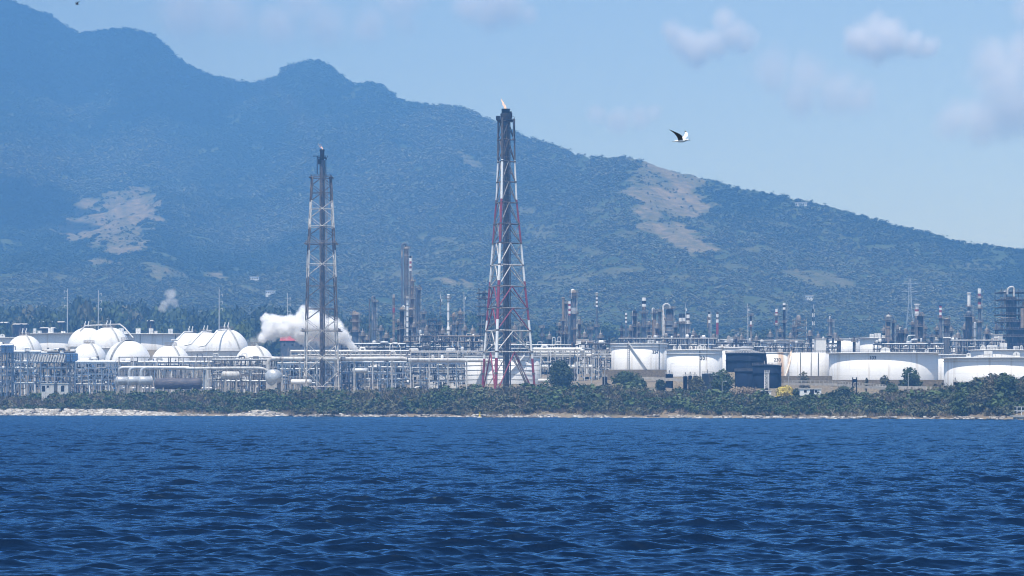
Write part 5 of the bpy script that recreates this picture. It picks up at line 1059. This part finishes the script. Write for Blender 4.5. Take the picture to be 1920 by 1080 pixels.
building(1864, 1880, 628, 662, 1740, "pale square block left of the massive dark structure", wall="pale_steel", wins=0)
building(1530, 1549, 636, 652, 1650, "white shed on stilts left of the dark twin piped vessel", wins=0, doors=0)
for a, b, y0, y1, d, lab in [(0, 12, 603, 612, 2165, "pale roof among the trees at the far left"), (24, 48, 606, 614, 2165, "long pale roof above the first sphere"), (72, 118, 602, 610, 2165, "broad pale greenhouse roof among the trees"), (276, 285, 600, 607, 2110, "tiny tan roofed hut in the wood above the wide tank"), (75, 100, 613, 621, 2030, "lower pale roof in front of the greenhouse roof")]:
    building(a, b, y0, y1, d, lab, wall="dark_steel", style='gable', wins=2, name="house", depth=14)
def hill_house(px, s, label, w=24, h=6, wall="white"):
    x, d, z = [float(v) for v in mtn(px, s)]; t = thing("house", label, "house", (x, d, z - 2)); MB().box((x, d - 6, z + 1 + h / 2), (w, 9, h + 4)).build("wall", wall, t); MB().box((x, d - 6, z + 3.3 + h), (w + 2, 10, .6)).build("roof", "roof_pale", t)
    mb = MB(); [mb.box((x - w / 2 + w * (i + .5) / 5, d - 10.55, z + h * .9 + 1), (w * .1, .1, 1.6)) for i in range(5)]; mb.build("window", "dark_opening", t)
def find_s(px, py):
    s = np.linspace(0, 1, 400); x, d, z = mtn(np.full(400, px), s); q = HZ - (z - H) * K / d; return float(s[int(np.argmin(np.abs(q - py)))])
hill_house(1501, find_s(1501, 387), "long white house high on the right hand ridge", 17, 1.5)
hill_house(1516, find_s(1516, 565), "white house low on the slope right of the dark twin piped vessel", 9, 3); hill_house(478, find_s(478, 528), "white house low on the slope left of the lattice flare", 12, 3); hill_house(508, find_s(508, 556), "small white roofed house left of the pole in the steam", 12, 4)

# ------------------------------------------------------------------ dike walls, road and small shore things
def wall(pts, h, w, label, m, name="retaining_wall", cat="wall", rail=False):
    P = [W(a, b, d) for a, b, d in pts]; t = thing(name, label, cat, tuple(P[0] - Vector((0, 0, h)))); mb = MB()
    for p, q in zip(P, P[1:]):
        a = math.atan2(q.y - p.y, q.x - p.x); L = math.hypot(q.x - p.x, q.y - p.y); nn = max(1, int(L / 6))
        for i in range(nn):
            c = p.lerp(q, (i + .5) / nn); mb.box((c.x, c.y, c.z - h / 2), (L / nn + .02 * (i % 2), w, h), a)
    mb.build("body", m, t)
    if rail: mb = MB(); [mb.railline(p, q, 2.5, 1, .12) for p, q in zip(P, P[1:])]; mb.build("railing", "pale_steel", t)
    return t
wall([(1425, 705, 1285), (1560, 705, 1285)], 3.4, 1.2, "stone dike wall at the foot of the rust streaked tank", "stone_wall")
wall([(1130, 694, 1405), (1258, 694, 1400)], 5, 1.5, "earth coloured dike wall under tank 324", "stone_wall")
wall([(1560, 712.5, 1262), (1775, 712.5, 1225)], 3, 1.2, "low dike wall along the foot of tank 103", "stone_wall")
wall([(1470, 717, 1215), (1570, 719, 1190), (1660, 726, 1150)], 1.1, .6, "pale road wall sloping down between the yellow bush and the watch post", "concrete", rail=True)
wall([(1640, 723, 1160), (1760, 725, 1140), (1830, 726, 1125)], 1.3, 1.0, "pale concrete wall below the broad right edge tank", "concrete")
wall([(1205, 706, 1330), (1290, 710, 1310)], 1.5, .8, "pale pipe trench wall below tank 324", "concrete")
def guard(px, yt, yb, d, label):
    p = W(px, yt, d); g = G(p.x, d) - .3; t = thing("watch_post", label, "watch post", (p.x, d, g)); z = p.z
    MB().box((p.x, d, z - .1), (3.2, 3.2, .3)).build("roof", "white", t); MB().box((p.x, d, z - 1.6), (1.8, 1.8, 1.3)).build("cabin", "navy_paint", t); mb = MB()
    for a in (-.8, .8):
        for b in (-.8, .8): mb.beam((p.x + a, d + b, g), (p.x + a, d + b, z - .2), .22)
    for i in range(3): q = g + (z - 2 - g) * i / 3; q2 = g + (z - 2 - g) * (i + 1) / 3; mb.beam((p.x - .8, d - .8, q), (p.x + .8, d - .8, q2), .16); mb.beam((p.x + .8, d - .8, q), (p.x - .8, d - .8, q2), .16)
    mb.build("leg", "dark_steel", t)
guard(1602.5, 706.5, 728, 1140, "small watch post on legs in front of tank 103")
def lamp(px, yt, d, label, arm=1):
    p = W(px, yt, d); g = G(p.x, d) - .3; t = thing("street_lamp", label, "lamp post", (p.x, d, g)); MB().tube((p.x, d, g), (p.x, d, p.z), .16, .1, 8).beam((p.x, d, p.z), (p.x + arm * 1.4, d, p.z + .3), .14).build("post", "galvanised", t); MB().box((p.x + arm * 1.6, d, p.z + .3), (.8, .4, .2)).build("lamp_head", "white", t)
lamp(1703, 700, 1180, "thin lamp post before the spreading tree at tank 103"); lamp(1478, 700, 1200, "thin lamp post right of the ladder tower tank"); lamp(1258, 682, 1320, "thin post before the left wall of tank 301"); lamp(1077, 690, 1330, "white post right of the round tree", -1)
lamp(1109, 694, 1290, "thin gooseneck post between the round tree and the broad bushes"); lamp(1134, 692, 1290, "gooseneck post left of the broad bushes"); lamp(1354, 716, 1180, "short thin lamp post in the scrub before the dark tanks")
def tank_small(px, yt, d, w, label, m="navy_paint", hgt=None):
    p = W(px, yt, d); g = G(p.x, d) - .3; r = w * d / K / 2; t = thing("small_tank", label, "tank", (p.x, d, g)); MB().lathe((p.x, d, 0), [(r, g), (r, p.z), (r * 1.06, p.z), (r * 1.06, p.z + .25), (r * .5, p.z + .5), (0, p.z + .55)], 24).build("shell", m, t)
    MB().rail((p.x, d), r, p.z + .3, 10, 1, .1).build("handrail", "pale_steel", t); MB().tube((p.x, d, p.z), (p.x, d, p.z + 2.2), .2, n=8).build("vent_pipe", "grey_steel", t)
tank_small(1285, 707, 1275, 8, "leftmost of three slim dark tanks before tank 301"); tank_small(1294, 706, 1275, 7, "middle of three slim dark tanks before tank 301", "dark_steel"); tank_small(1303, 707, 1275, 8, "rightmost of three slim dark tanks before tank 301")
tank_small(1327, 702, 1270, 22, "squat blue grey tank left of the navy cone roof", "blue_grey"); tank_small(1791, 718, 1155, 7, "little dark tank on the right hand slope before the edge tank", "dark_steel"); tank_small(1134, 708, 1300, 9, "little dark decked tank left of the broad bushes", "dark_steel"); tank_small(1255, 703, 1320, 14, "low blue box tank at the foot of tank 301", "navy_paint")
tank_small(1462, 734, 1160, 6, "pale small tank half sunk in the scrub left of the yellow bush", "pale_steel")
# big white box and pipe by the yellow bush, long pale shed
building(1500, 1540, 730, 741, 1140, "low white shed right of the yellow bush", wins=2); building(1180, 1192, 733, 741, 1195, "tiny white hut in the scrub below the broad bushes", wins=1); building(1426, 1446, 733, 741, 1165, "small white roofed hut left of the yellow bush", wins=1)
dpipe("thin white bent pipe standing in the scrub below the broad bushes", [(1182, 731), (1199, 730), (1199, 736), (1210, 736)], .55, 1195, "white")
# pier at the right edge
d = 1012; t = thing("jetty", "concrete jetty with a white railing at the right edge of the shore", "jetty", W(1915, 786, d)); p = W(1899, 779, d); x0 = p.x; z = p.z
MB().box((x0 + 9, d + 3, z - .3), (18, 6, .7)).box((x0 + 10, d + 3, z - .95), (15, 5, .6)).build("deck", "concrete", t)
for i, (ox, oy) in enumerate([(1.5, .8), (1.5, 5.2), (5.5, .8), (5.5, 5.2), (9.5, .8), (13.5, .8), (17, .8), (17, 5.2)]): MB().tube((x0 + ox, d + oy, -2), (x0 + ox, d + oy, z - .5), .42, n=10).build("pile", "concrete", t)
mb = MB(); zr = ZZ(763, d)
for ox in (1.6, 3.2, 4.8, 6.4, 8, 11, 14, 17): mb.beam((x0 + ox, d + .4, z), (x0 + ox, d + .4, zr), .16)
for q in (zr, z + (zr - z) * .55): mb.beam((x0 + 1.6, d + .4, q), (x0 + 17, d + .4, q), .16); mb.beam((x0 + 1.6, d + 5.5, q), (x0 + 17, d + 5.5, q), .14)
mb.build("railing", "white", t); MB().box((x0 + 10, d + 3, z + (zr - z) * .45), (15, 5.4, .25)).build("upper_deck", "concrete", t)
# buoy
d = 1148; p = W(899.5, 783.6, d); x = p.x; t = thing("buoy", "small yellow buoy with a cross top floating off the rocky shore", "buoy", (x, d, 0)); MB().lathe((x, d, 0), [(0.02, -.6), (.8, -.5), (1.05, -.1), (1.05, .35), (.8, .55), (0.02, .55)], 18).build("float", "pale_steel", t)
mb = MB()
for i in range(4): a = i * math.pi / 2 + .4; mb.beam((x + .5 * math.cos(a), d + .5 * math.sin(a), .5), (x + .12 * math.cos(a), d + .12 * math.sin(a), 1.9), .1)
mb.tube((x, d, .5), (x, d, 1.5), .4, .22, 10); mb.build("mast", "yellow_paint", t); MB().beam((x - .4, d, 2.0), (x + .4, d, 2.5), .16).beam((x + .4, d, 2.0), (x - .4, d, 2.5), .16).beam((x, d, 1.8), (x, d, 2.2), .14).build("top_mark", "yellow_paint", t)
# bleached dead trees on the right shore
def dead_tree(px, yb, d, hgt, lean, label, seed):
    rg = random.Random(seed); p = W(px, yb, d); g = max(.1, G(p.x, d)) - .2; t = thing("dead_tree", label, "dead tree", (p.x, d, g)); mb = MB()
    def br(a, dr, L, r, lv):
        b = a + dr * L; mb.path([a, a + dr * L * .5 + Vector((rg.uniform(-.1, .1) * L, 0, 0)), b], r, 6, rs=[r, r * .75, r * .45])
        if lv:
            for i in range(3): nd_ = (dr + Vector((rg.uniform(-.9, .9), rg.uniform(-.5, .5), rg.uniform(-.1, .6)))).normalized(); br(a + dr * L * rg.uniform(.45, 1), nd_, L * rg.uniform(.4, .7), r * .5, lv - 1)
    br(Vector((p.x, d, g)), Vector((lean, -.1, 1)).normalized(), hgt * .55, .22, 2); mb.build("branches", "dead_wood", t)
for a in [(1512, 783, 1095, 3.2, -.8, "bleached dead tree leaning left on the right hand shore", 1), (1536, 783, 1092, 3.6, .5, "bleached dead tree leaning right on the shore below tank 103", 2), (1560, 783, 1090, 4.2, .1, "tallest bleached dead tree, upright at the waterline", 3), (1568, 783, 1088, 3.0, .8, "low bleached dead tree right of the tallest one", 4), (1600, 784, 1085, 2.6, -.6, "small grey dead tree among the rocks below the watch post", 5), (1830, 784, 1062, 5.0, 1.0, "long bleached dead branch slanting on the right bank", 6), (1868, 784, 1054, 4.6, .5, "grey dead tree on the bank left of the jetty", 7)]: dead_tree(*a)

# ------------------------------------------------------------------ single trees
tree(1050.5, 673, 717, 1325, 60, "leaf_dark", "round dome crowned tree with a tan top right of the red flare tower", 44, 4200, .42, .04, squat=.8, lobes=2)
tree(1172, 695, 727, 1262, 62, "leaf_green", "broad dark bushy tree in front of tank 324", 42, 2600, .42, .05); tree(1200, 707, 729, 1255, 34, "leaf_green", "lower bushy tree against the right side of the broad dark one", 43, 1500, .4, .05)
tree(1238, 711, 729, 1262, 26, "leaf_dark", "dark bush between the broad trees and the slim dark tanks", 44, 1000, .4, .05); tree(1307, 703, 731, 1225, 40, "leaf_olive", "thin greyish bush before the slim dark tanks", 45, 1100, .36, .08)
tree(1355, 691, 731, 1225, 52, "leaf_green", "bushy green tree at the left of the low weathered navy tank", 46, 2200, .42, .08); tree(1508, 695, 716, 1240, 26, "leaf_olive", "small grey green tree before the plain white tank", 47, 900, .36, .1)
tree(1474, 722, 741, 1150, 50, "leaf_yellow", "bright yellow flowering bush beside the low white shed", 48, 1900, .34, .04, cat="bush", name="flowering_bush", squat=.42); tree(1493, 727, 742, 1145, 20, "leaf_dark", "dark bush tucked against the yellow flowering bush", 49, 700, .34, .05, cat="bush", name="bush")
tree(1707, 687, 722, 1190, 48, "leaf_green", "spreading tree standing clear before tank 103", 50, 1900, .42, .22); tree(1659, 702, 722, 1195, 26, "leaf_olive", "low bush left of the spreading tree", 51, 800, .38, .05, cat="bush", name="bush"); tree(1625, 708, 724, 1185, 12, "leaf_olive", "small sapling right of the watch post", 52, 300, .34, .2)
tree(1672, 717, 738, 1120, 32, "leaf_green", "round green bush below the spreading tree", 53, 1200, .36, .04, cat="bush", name="bush"); tree(1395, 724, 741, 1165, 80, "leaf_dry", "straw coloured bush along the foot of the navy tanks", 54, 1800, .36, .02, cat="bush", name="bush", squat=.4)
tree(1893, 701, 730, 1065, 52, "leaf_green", "dark tree crown topping the scrub at the right edge", 55, 1900, .40, .1); tree(1850, 716, 740, 1062, 44, "leaf_olive", "olive tree left of the dark crown at the right edge", 56, 1400, .38, .08); tree(1800, 728, 748, 1062, 36, "leaf_green", "low green tree on the bank below the edge tank", 57, 1100, .36, .06)
tree(1935, 706, 740, 1055, 60, "leaf_olive", "tree cut by the right edge of the picture", 58, 1400, .4, .08); tree(1580, 723, 742, 1120, 50, "leaf_dark", "dark bush under the watch post", 59, 1300, .38, .03, cat="bush", name="bush")
# the wood behind the plant
kinds = [tree_mesh(26, 24, 820, 1.15, 60 + i, lf, .22, 9, name="wood_tree", squat=.55) for i, lf in enumerate(["leaf_dark", "leaf_green", "leaf_olive", "leaf_dark"])] + [tree_mesh(19, 26, 700, 1.1, 70, "leaf_olive", .2, 8, name="wood_tree", squat=.42)]
used = set(); rg = random.Random(99)
def wood(px, yt, d, wpx, kind=None):
    kind = rg.choice((0, 0, 1, 1, 2, 3)) if kind is None else kind; root = kinds[kind]; x = (px - 960) * d / K; g = G(x, d) - 1; h = max(9, ZZ(yt, d) - g); s_ = wpx * d / K / (24 if kind < 4 else 26); sz = h / (26 if kind < 4 else 19)
    if kind not in used: used.add(kind); root.location = (x, d, g); root.scale = (s_, s_, sz); root.rotation_euler = (0, 0, rg.uniform(0, 6)); o = root
    else: o = dup(root, (x, d, g), rg.uniform(0, 6), (s_, s_, sz))
    tag(o, ["dark tree in the wood behind the refinery", "green tree in the wood behind the refinery", "olive tree in the wood behind the refinery", "dark tall tree in the wood behind the refinery", "spreading tan tinted tree in the wood behind the refinery"][kind], "tree", "trees of the wood behind the refinery")
prof = [(-60, 560), (0, 572), (60, 578), (130, 556), (165, 560), (230, 556), (290, 572), (340, 580), (420, 578), (480, 576), (530, 574), (580, 582), (640, 588), (680, 594), (720, 592), (760, 592), (860, 592), (930, 586), (1000, 598), (1050, 604), (1110, 604), (1160, 612), (1200, 618), (1330, 618), (1380, 612), (1420, 614), (1470, 626), (1560, 634), (1650, 634), (1980, 640)]
px = -50
while px < 1480:
    y = float(np.interp(px, [a for a, _ in prof], [b for _, b in prof])); wood(px + rg.uniform(-8, 8), y + rg.uniform(-8, 10), rg.uniform(2380, 2520), rg.uniform(50, 78)); px += rg.uniform(22, 34)
px = -40
while px < 1160:
    y = float(np.interp(px, [a for a, _ in prof], [b for _, b in prof])); wood(px + rg.uniform(-8, 8), y + rg.uniform(12, 30), rg.uniform(2180, 2320), rg.uniform(46, 72)); px += rg.uniform(28, 42)
px = -40
while px < 1160:
    y = float(np.interp(px, [a for a, _ in prof], [b for _, b in prof])); wood(px + rg.uniform(-8, 8), y + rg.uniform(28, 46), rg.uniform(2060, 2150), rg.uniform(42, 64)); px += rg.uniform(36, 54)
wood(162, 562, 2150, 66, 4); wood(500, 603, 1960, 62, 0); wood(655, 596, 1960, 60, 0); wood(450, 600, 1980, 52, 1); wood(700, 602, 2000, 44, 4); wood(1640, 636, 2000, 50, 1); wood(1420, 622, 2050, 60, 0); wood(1375, 626, 2050, 44, 2)
for k in range(5):
    if k not in used: wood(600 + k * 30, 600, 2200, 46, k)

# ------------------------------------------------------------------ birds
def gull(label, loc, k, flip=1):
    """One continuous bird: body, raised wings, tail, head and bill (x = ahead)."""
    mb = MB()
    prof = [(-.235, .004, -.012), (-.18, .020, -.012), (-.11, .036, -.006), (-.03, .050, 0), (.05, .052, .004), (.11, .042, .012), (.145, .034, .022), (.18, .034, .030), (.205, .026, .030), (.222, .012, .026), (.262, .006, .020), (.285, .002, .012)]
    n = 14; vs = []
    for x, r, z in prof:
        for i in range(n): a = 2 * math.pi * i / n; vs.append((x, r * math.cos(a) * .95, z + r * math.sin(a)))
    for j in range(len(prof) - 1):
        m = 1 if j >= 9 else 0
        mb.add([vs[j * n + i] for i in range(n)] + [vs[(j + 1) * n + i] for i in range(n)], [[i, (i + 1) % n, n + (i + 1) % n, n + i] for i in range(n)], m, True)
    def wing(sec):
        q = []
        for (le, te, th) in sec:
            le, te = Vector(le), Vector(te); up = Vector((0, 0, th)); q.append([le, le.lerp(te, .3) + up, te, le.lerp(te, .3) - up * .3])
        for i in range(len(q) - 1):
            m = 3 if i >= len(q) - 2 else (2 if True else 0)
            mb.add(q[i] + q[i + 1], [[0, 1, 5, 4], [1, 2, 6, 5]], m if i < len(q) - 2 else 3, True); mb.add(q[i] + q[i + 1], [[2, 3, 7, 6], [3, 0, 4, 7]], 2 if i < len(q) - 2 else 3, True)
    wing([((.05, -.035, .02), (-.10, -.035, .01), .012), ((.02, -.12, .13), (-.12, -.10, .075), .010), ((-.06, -.22, .185), (-.17, -.19, .14), .008), ((-.19, -.30, .235), (-.24, -.28, .205), .006), ((-.31, -.36, .278), (-.33, -.35, .262), .004), ((-.405, -.40, .305), (-.408, -.40, .302), .002)])
    k0 = len(mb.f)
    wing([((.075, .035, .02), (-.045, .035, .015), .012), ((.145, .13, .10), (.01, .11, .095), .010), ((.205, .22, .165), (.09, .19, .17), .008), ((.215, .28, .235), (.125, .26, .235), .006), ((.19, .32, .30), (.125, .31, .29), .004), ((.135, .34, .345), (.125, .34, .342), .002)])
    for i in range(k0, len(mb.f)):
        if mb.m[i] == 2: mb.m[i] = 0  # far wing stays white; the near wing's grey is shadow put into the colour
    mb.add([(-.17, -.018, -.01), (-.17, .018, -.01), (-.29, .035, -.022), (-.29, -.035, -.022), (-.17, -.018, -.018), (-.17, .018, -.018)], [[0, 1, 2, 3], [4, 3, 2, 5]], 0)
    mb.add([(.10, -.040, .01), (.135, -.036, .04), (.155, -.030, .045), (.14, -.037, .01)], [[0, 1, 2, 3]], 3)
    mb.v = [(x * k * flip, y * k, z * k) for x, y, z in mb.v]
    o = mb.build("seagull", ["feather_white" if flip > 0 else "feather_dark_and_shade", "soot", "feather_shaded", "feather_dark_and_shade"]); o.location = loc; tag(o, label, "bird"); return o  # flipped bird's dark body is underside shade painted into the feather colour
mat("feather_white", (.80, .80, .79), .7, var=.06, scale=12); mat("feather_shaded", (.10, .095, .09), .8, var=.3, scale=14); mat("feather_dark_and_shade", (.025, .025, .03), .7, var=.2, scale=14)
gull("white seagull with a shaded near wing gliding above the ridge with both wings raised", W(1277.5, 264, 80), .95)
gull("tiny bird, dark in shade, high above the left mountain peak", W(144.5, 8, 300), 1.0, -1)

# ------------------------------------------------------------------ steam, smoke, flames, clouds
def volume_thing(name, label, lobes, dens, cat, noise_scale, noise_amp, edge, group=None, colour=(1, 1, 1), aniso=0.0, kind=None, detail=5, pad=1.25):
    """Soft vapour: density from a union of rounded lobes broken up by noise, inside its own closed hull."""
    L = [(Vector(p), r) for p, r in lobes]; c = sum((p for p, _ in L), Vector()) / len(L); mb = MB()
    lo = Vector([min(p[i] - r * pad for p, r in L) for i in range(3)]); hi = Vector([max(p[i] + r * pad for p, r in L) for i in range(3)])
    mb.box((lo + hi) / 2, hi - lo)
    m = bpy.data.materials.new(name + "_vapour"); m.use_nodes = True; nt = m.node_tree; nt.nodes.remove(nt.nodes["Principled BSDF"]); out = nt.nodes["Material Output"]
    pv = nd(nt, "ShaderNodeVolumePrincipled"); pv.inputs["Color"].default_value = (*colour, 1); pv.inputs["Anisotropy"].default_value = aniso; nt.links.new(pv.outputs[0], out.inputs["Volume"])
    tc = nd(nt, "ShaderNodeTexCoord"); nz = nd(nt, "ShaderNodeTexNoise"); nz.inputs["Scale"].default_value = noise_scale; nz.inputs["Detail"].default_value = detail; nz.inputs["Roughness"].default_value = .6; nt.links.new(tc.outputs["Object"], nz.inputs["Vector"])
    cur = None
    for p, r in L:
        q = p - c; ds = nd(nt, "ShaderNodeVectorMath", operation='DISTANCE'); nt.links.new(tc.outputs["Object"], ds.inputs[0]); ds.inputs[1].default_value = q
        mr = nd(nt, "ShaderNodeMath", operation='MULTIPLY_ADD'); nt.links.new(ds.outputs["Value"], mr.inputs[0]); mr.inputs[1].default_value = -1 / r; mr.inputs[2].default_value = 1.0
        if cur is None: cur = mr.outputs[0]
        else: mm = nd(nt, "ShaderNodeMath", operation='SMOOTH_MAX'); nt.links.new(cur, mm.inputs[0]); nt.links.new(mr.outputs[0], mm.inputs[1]); mm.inputs[2].default_value = .15; cur = mm.outputs[0]
    sb = nd(nt, "ShaderNodeMath", operation='SUBTRACT'); nt.links.new(nz.outputs[0], sb.inputs[0]); sb.inputs[1].default_value = .5
    ma = nd(nt, "ShaderNodeMath", operation='MULTIPLY_ADD'); nt.links.new(sb.outputs[0], ma.inputs[0]); ma.inputs[1].default_value = noise_amp; nt.links.new(cur, ma.inputs[2])
    mr = nd(nt, "ShaderNodeMapRange", interpolation_type='SMOOTHSTEP'); nt.links.new(ma.outputs[0], mr.inputs[0]); mr.inputs[1].default_value = 0; mr.inputs[2].default_value = edge; mr.inputs[3].default_value = 0; mr.inputs[4].default_value = dens
    nt.links.new(mr.outputs[0], pv.inputs["Density"])
    M[m.name] = m
    root = mb; me = bpy.data.meshes.new(name); me.from_pydata([tuple(Vector(v) - c) for v in mb.v], [], mb.f); me.materials.append(m); o = bpy.data.objects.new(name, me); C.objects.link(o); o.location = c; tag(o, label, cat, group, kind); return o
def LB(d, lst): return [(W(a, b, d + (q[0] if q else 0)), r * d / K) for a, b, r, *q in lst]
volume_thing("steam_plume", "thick white steam plume blowing left behind the slim lattice flare", LB(1490, [(668, 656, 4.5), (664, 651, 6.4), (657, 646, 9.6), (649, 639, 12.8), (640, 632, 16.6), (628, 624, 21.8), (613, 619, 28.2), (596, 612, 33.3), (580, 606, 32.0), (583, 592, 15.4), (566, 615, 28.2), (550, 614, 25.6), (535, 614, 24.3), (520, 612, 21.8), (508, 603, 17.9), (499, 596, 12.8), (506, 620, 19.2), (610, 640, 15.4), (493, 633, 11.5)]), .9, "steam", .15, 2.4, .55, detail=6)
volume_thing("steam_wisp", "thin ragged steam fading out left of the thick plume", LB(1500, [(505, 628, 18), (490, 634, 15), (476, 640, 12), (464, 642, 8)]), .06, "steam", .16, 1.6, .5)
volume_thing("smoke_wisp", "faint pale smoke wisp over the wood left of the three spheres", LB(2040, [(304, 577, 9), (308, 569, 10), (316, 563, 10), (326, 566, 10), (320, 552, 14), (330, 572, 7)]), .10, "smoke", .12, 1.9, .6)
volume_thing("steam_puff", "small white steam puff above the vessel behind the navy cone roof", LB(1690, [(1380, 629, 4), (1384, 626, 3.5), (1371, 636, 6), (1366, 640, 6)]), .18, "steam", .35, 1.3, .5)
volume_thing("steam_puff", "faint steam puff inside the legs of the red flare tower", LB(1500, [(951, 652, 5), (954, 646, 5), (958, 656, 5)]), .08, "steam", .35, 1.5, .5)
volume_thing("exhaust_plume", "dark smoke haze drifting up left from the slim lattice flare", LB(1345, [(597, 262, 14), (580, 245, 22), (562, 222, 30), (540, 195, 32), (515, 172, 28), (490, 155, 20)]), .007, "smoke", .09, 1.2, .9, colour=(.45, .5, .6))
CL = 13500
volume_thing("cloud", "notched white cloud with two humps above the seagull", LB(CL, [(1262, 55, 34), (1285, 72, 42), (1305, 88, 40), (1325, 78, 34), (1358, 38, 34), (1372, 66, 42), (1395, 76, 30), (1345, 82, 36)]), .016, "cloud", .006, 2.0, 1.0, "clouds over the mountain")
volume_thing("cloud", "bright rounded white cloud at the upper right", LB(CL, [(1615, 68, 46), (1640, 55, 44), (1660, 62, 46), (1680, 78, 38), (1640, 82, 40), (1712, 84, 34), (1740, 88, 26)]), .021, "cloud", .006, 1.7, 1.0, "clouds over the mountain")
volume_thing("cloud", "thin faint cloud below and between the notched and the rounded clouds", LB(CL + 900, [(1450, 130, 60), (1510, 140, 60), (1500, 180, 50), (1570, 175, 60), (1610, 185, 45)]), .006, "cloud", .005, 1.3, 1.0, "clouds over the mountain")
volume_thing("cloud", "tall hazy cloud bank at the right edge", LB(CL + 600, [(1860, 115, 66), (1930, 100, 70), (1880, 150, 70), (1790, 225, 52), (1840, 225, 58), (1900, 200, 80), (1960, 170, 80), (1930, 20, 50)]), .008, "cloud", .005, 1.2, 1.0, "clouds over the mountain")
volume_thing("cloud", "pale cloud cut by the top edge left of the red flare tower", LB(CL, [(880, 8, 44), (920, 18, 48), (955, 16, 46), (990, 26, 28), (930, -10, 60)]), .010, "cloud", .005, 1.2, .9, "clouds over the mountain")
volume_thing("cloud", "long streaky pale cloud over the mountain saddle", LB(CL + 1500, [(340, 25, 70), (430, 30, 70), (520, 40, 60), (610, 45, 60), (690, 48, 50), (760, 45, 40), (560, -5, 70), (760, 0, 60)]), .005, "cloud", .004, 1.4, 1.0, "clouds over the mountain")
volume_thing("cloud", "small faint cloud just left of the seagull", LB(CL, [(1120, 212, 30), (1160, 222, 36), (1200, 220, 34), (1225, 212, 24)]), .008, "cloud", .006, 1.3, .9, "clouds over the mountain")
# cumulus high over the left peak; its shade falls on the mountain
def shade_cloud(px, s, hgt, sizes, seed):
    x, d, z = [float(v) for v in mtn(px, s)]; rg_ = np.random.default_rng(seed); k = (hgt - z) / sv.z; c = Vector((x, d, z)) + sv * k; mb = MB()
    for i in range(46):
        a = rg_.normal(size=2); r = rg_.uniform(.18, .34); p = c + Vector((a[0] * sizes[0] * .45, a[1] * sizes[1] * .45, rg_.uniform(0, sizes[2]))); R_ = r * min(sizes[0], sizes[1])
        mb.lathe(p, [(R_ * math.sin(math.pi * q / 10), -R_ * .8 * math.cos(math.pi * q / 10)) for q in range(11)], 14)
    o = mb.build("cumulus", "cloud_white"); tag(o, "white cumulus bank floating over the left mountain peak", "cloud", kind="stuff")
mat("cloud_white", (.85, .86, .88), .9, var=.05, scale=.004)
shade_cloud(170, find_s(170, 120), 1900, (560, 620, 120), 1); shade_cloud(330, find_s(330, 190), 1900, (230, 420, 100), 2); shade_cloud(20, find_s(20, 385), 1900, (170, 200, 80), 3); shade_cloud(20, find_s(20, 60), 1900, (380, 380, 100), 4)
def flame(label, px, py, d, pts, r, strength):
    c = W(px, py, d); mb = MB(); k = d / K; P = [Vector((c.x + a * k, d, c.z + b * k)) for a, b in pts]; n = len(P)
    mb.path(P, 1, 10, rs=[r * (.35 + .65 * math.sin(math.pi * min(1, .25 + i / n))) * (1 - (i / n) ** 3) + .05 for i in range(n)])
    for i in range(2, n - 1, 2): mb.path([P[i], P[i] + Vector((-.5, .2, .9)), P[i] + Vector((-.9, .1, 1.9))], .3, 6, rs=[r * .5, r * .35, .04])
    m = bpy.data.materials.new("flame_glow"); m.use_nodes = True; nt = m.node_tree; nt.nodes.remove(nt.nodes["Principled BSDF"]); e = nd(nt, "ShaderNodeEmission"); e.inputs[0].default_value = (1, .62, .42, 1); e.inputs[1].default_value = strength; tr = nd(nt, "ShaderNodeBsdfTransparent"); mx = nd(nt, "ShaderNodeMixShader")
    tc = nd(nt, "ShaderNodeTexCoord"); nz = nd(nt, "ShaderNodeTexNoise"); nz.inputs["Scale"].default_value = .9; nz.inputs["Detail"].default_value = 4; nt.links.new(tc.outputs["Object"], nz.inputs[0]); mr = nd(nt, "ShaderNodeMapRange"); mr.inputs[1].default_value = .38; mr.inputs[2].default_value = .62; mr.inputs[3].default_value = .12; mr.inputs[4].default_value = .85; nt.links.new(nz.outputs[0], mr.inputs[0]); nt.links.new(mr.outputs[0], mx.inputs[0])
    nt.links.new(tr.outputs[0], mx.inputs[1]); nt.links.new(e.outputs[0], mx.inputs[2]); nt.links.new(mx.outputs[0], nt.nodes["Material Output"].inputs[0]); o = mb.build("flame", m); tag(o, label, "flame"); return o
flame("pale orange flame leaning left from the tall red and white flare", 948, 204, 1262, [(0, -2), (-1, 3), (-2.5, 6), (-4.5, 9), (-5, 12), (-7, 15), (-8, 17)], .52, 1.0)
flame("small pale flame flickering on the slim lattice flare", 604, 281, 1345, [(0, 0), (.5, 2), (0, 4), (-1.5, 5), (-4, 5), (-5, 6)], .22, 1.0)

# ------------------------------------------------------------------ haze: even air round camera and scene
HAZE = 2.4e-4
mb = MB(); ea = math.atan(-1.466); e1 = Vector((math.cos(ea), math.sin(ea), 0)); e2 = Vector((-math.sin(ea), math.cos(ea), 0)); hc = e1 * -4200 + e2 * 1485
mb.box((hc.x, hc.y, 696), (11000, 4769, 1408), ea); m = bpy.data.materials.new("haze_air"); m.use_nodes = True; nt = m.node_tree; nt.nodes.remove(nt.nodes["Principled BSDF"])
pv = nd(nt, "ShaderNodeVolumePrincipled"); pv.inputs["Color"].default_value = (.135, .345, .69, 1); pv.inputs["Absorption Color"].default_value = (.25, .25, .25, 1); pv.inputs["Density"].default_value = HAZE; pv.inputs["Anisotropy"].default_value = 0.0
nt.links.new(pv.outputs[0], nt.nodes["Material Output"].inputs["Volume"]); m.cycles.homogeneous_volume = True if hasattr(m, "cycles") and hasattr(m.cycles, "homogeneous_volume") else None
o = mb.build("haze", m); tag(o, "even pale blue haze filling the air", "haze", kind="stuff")
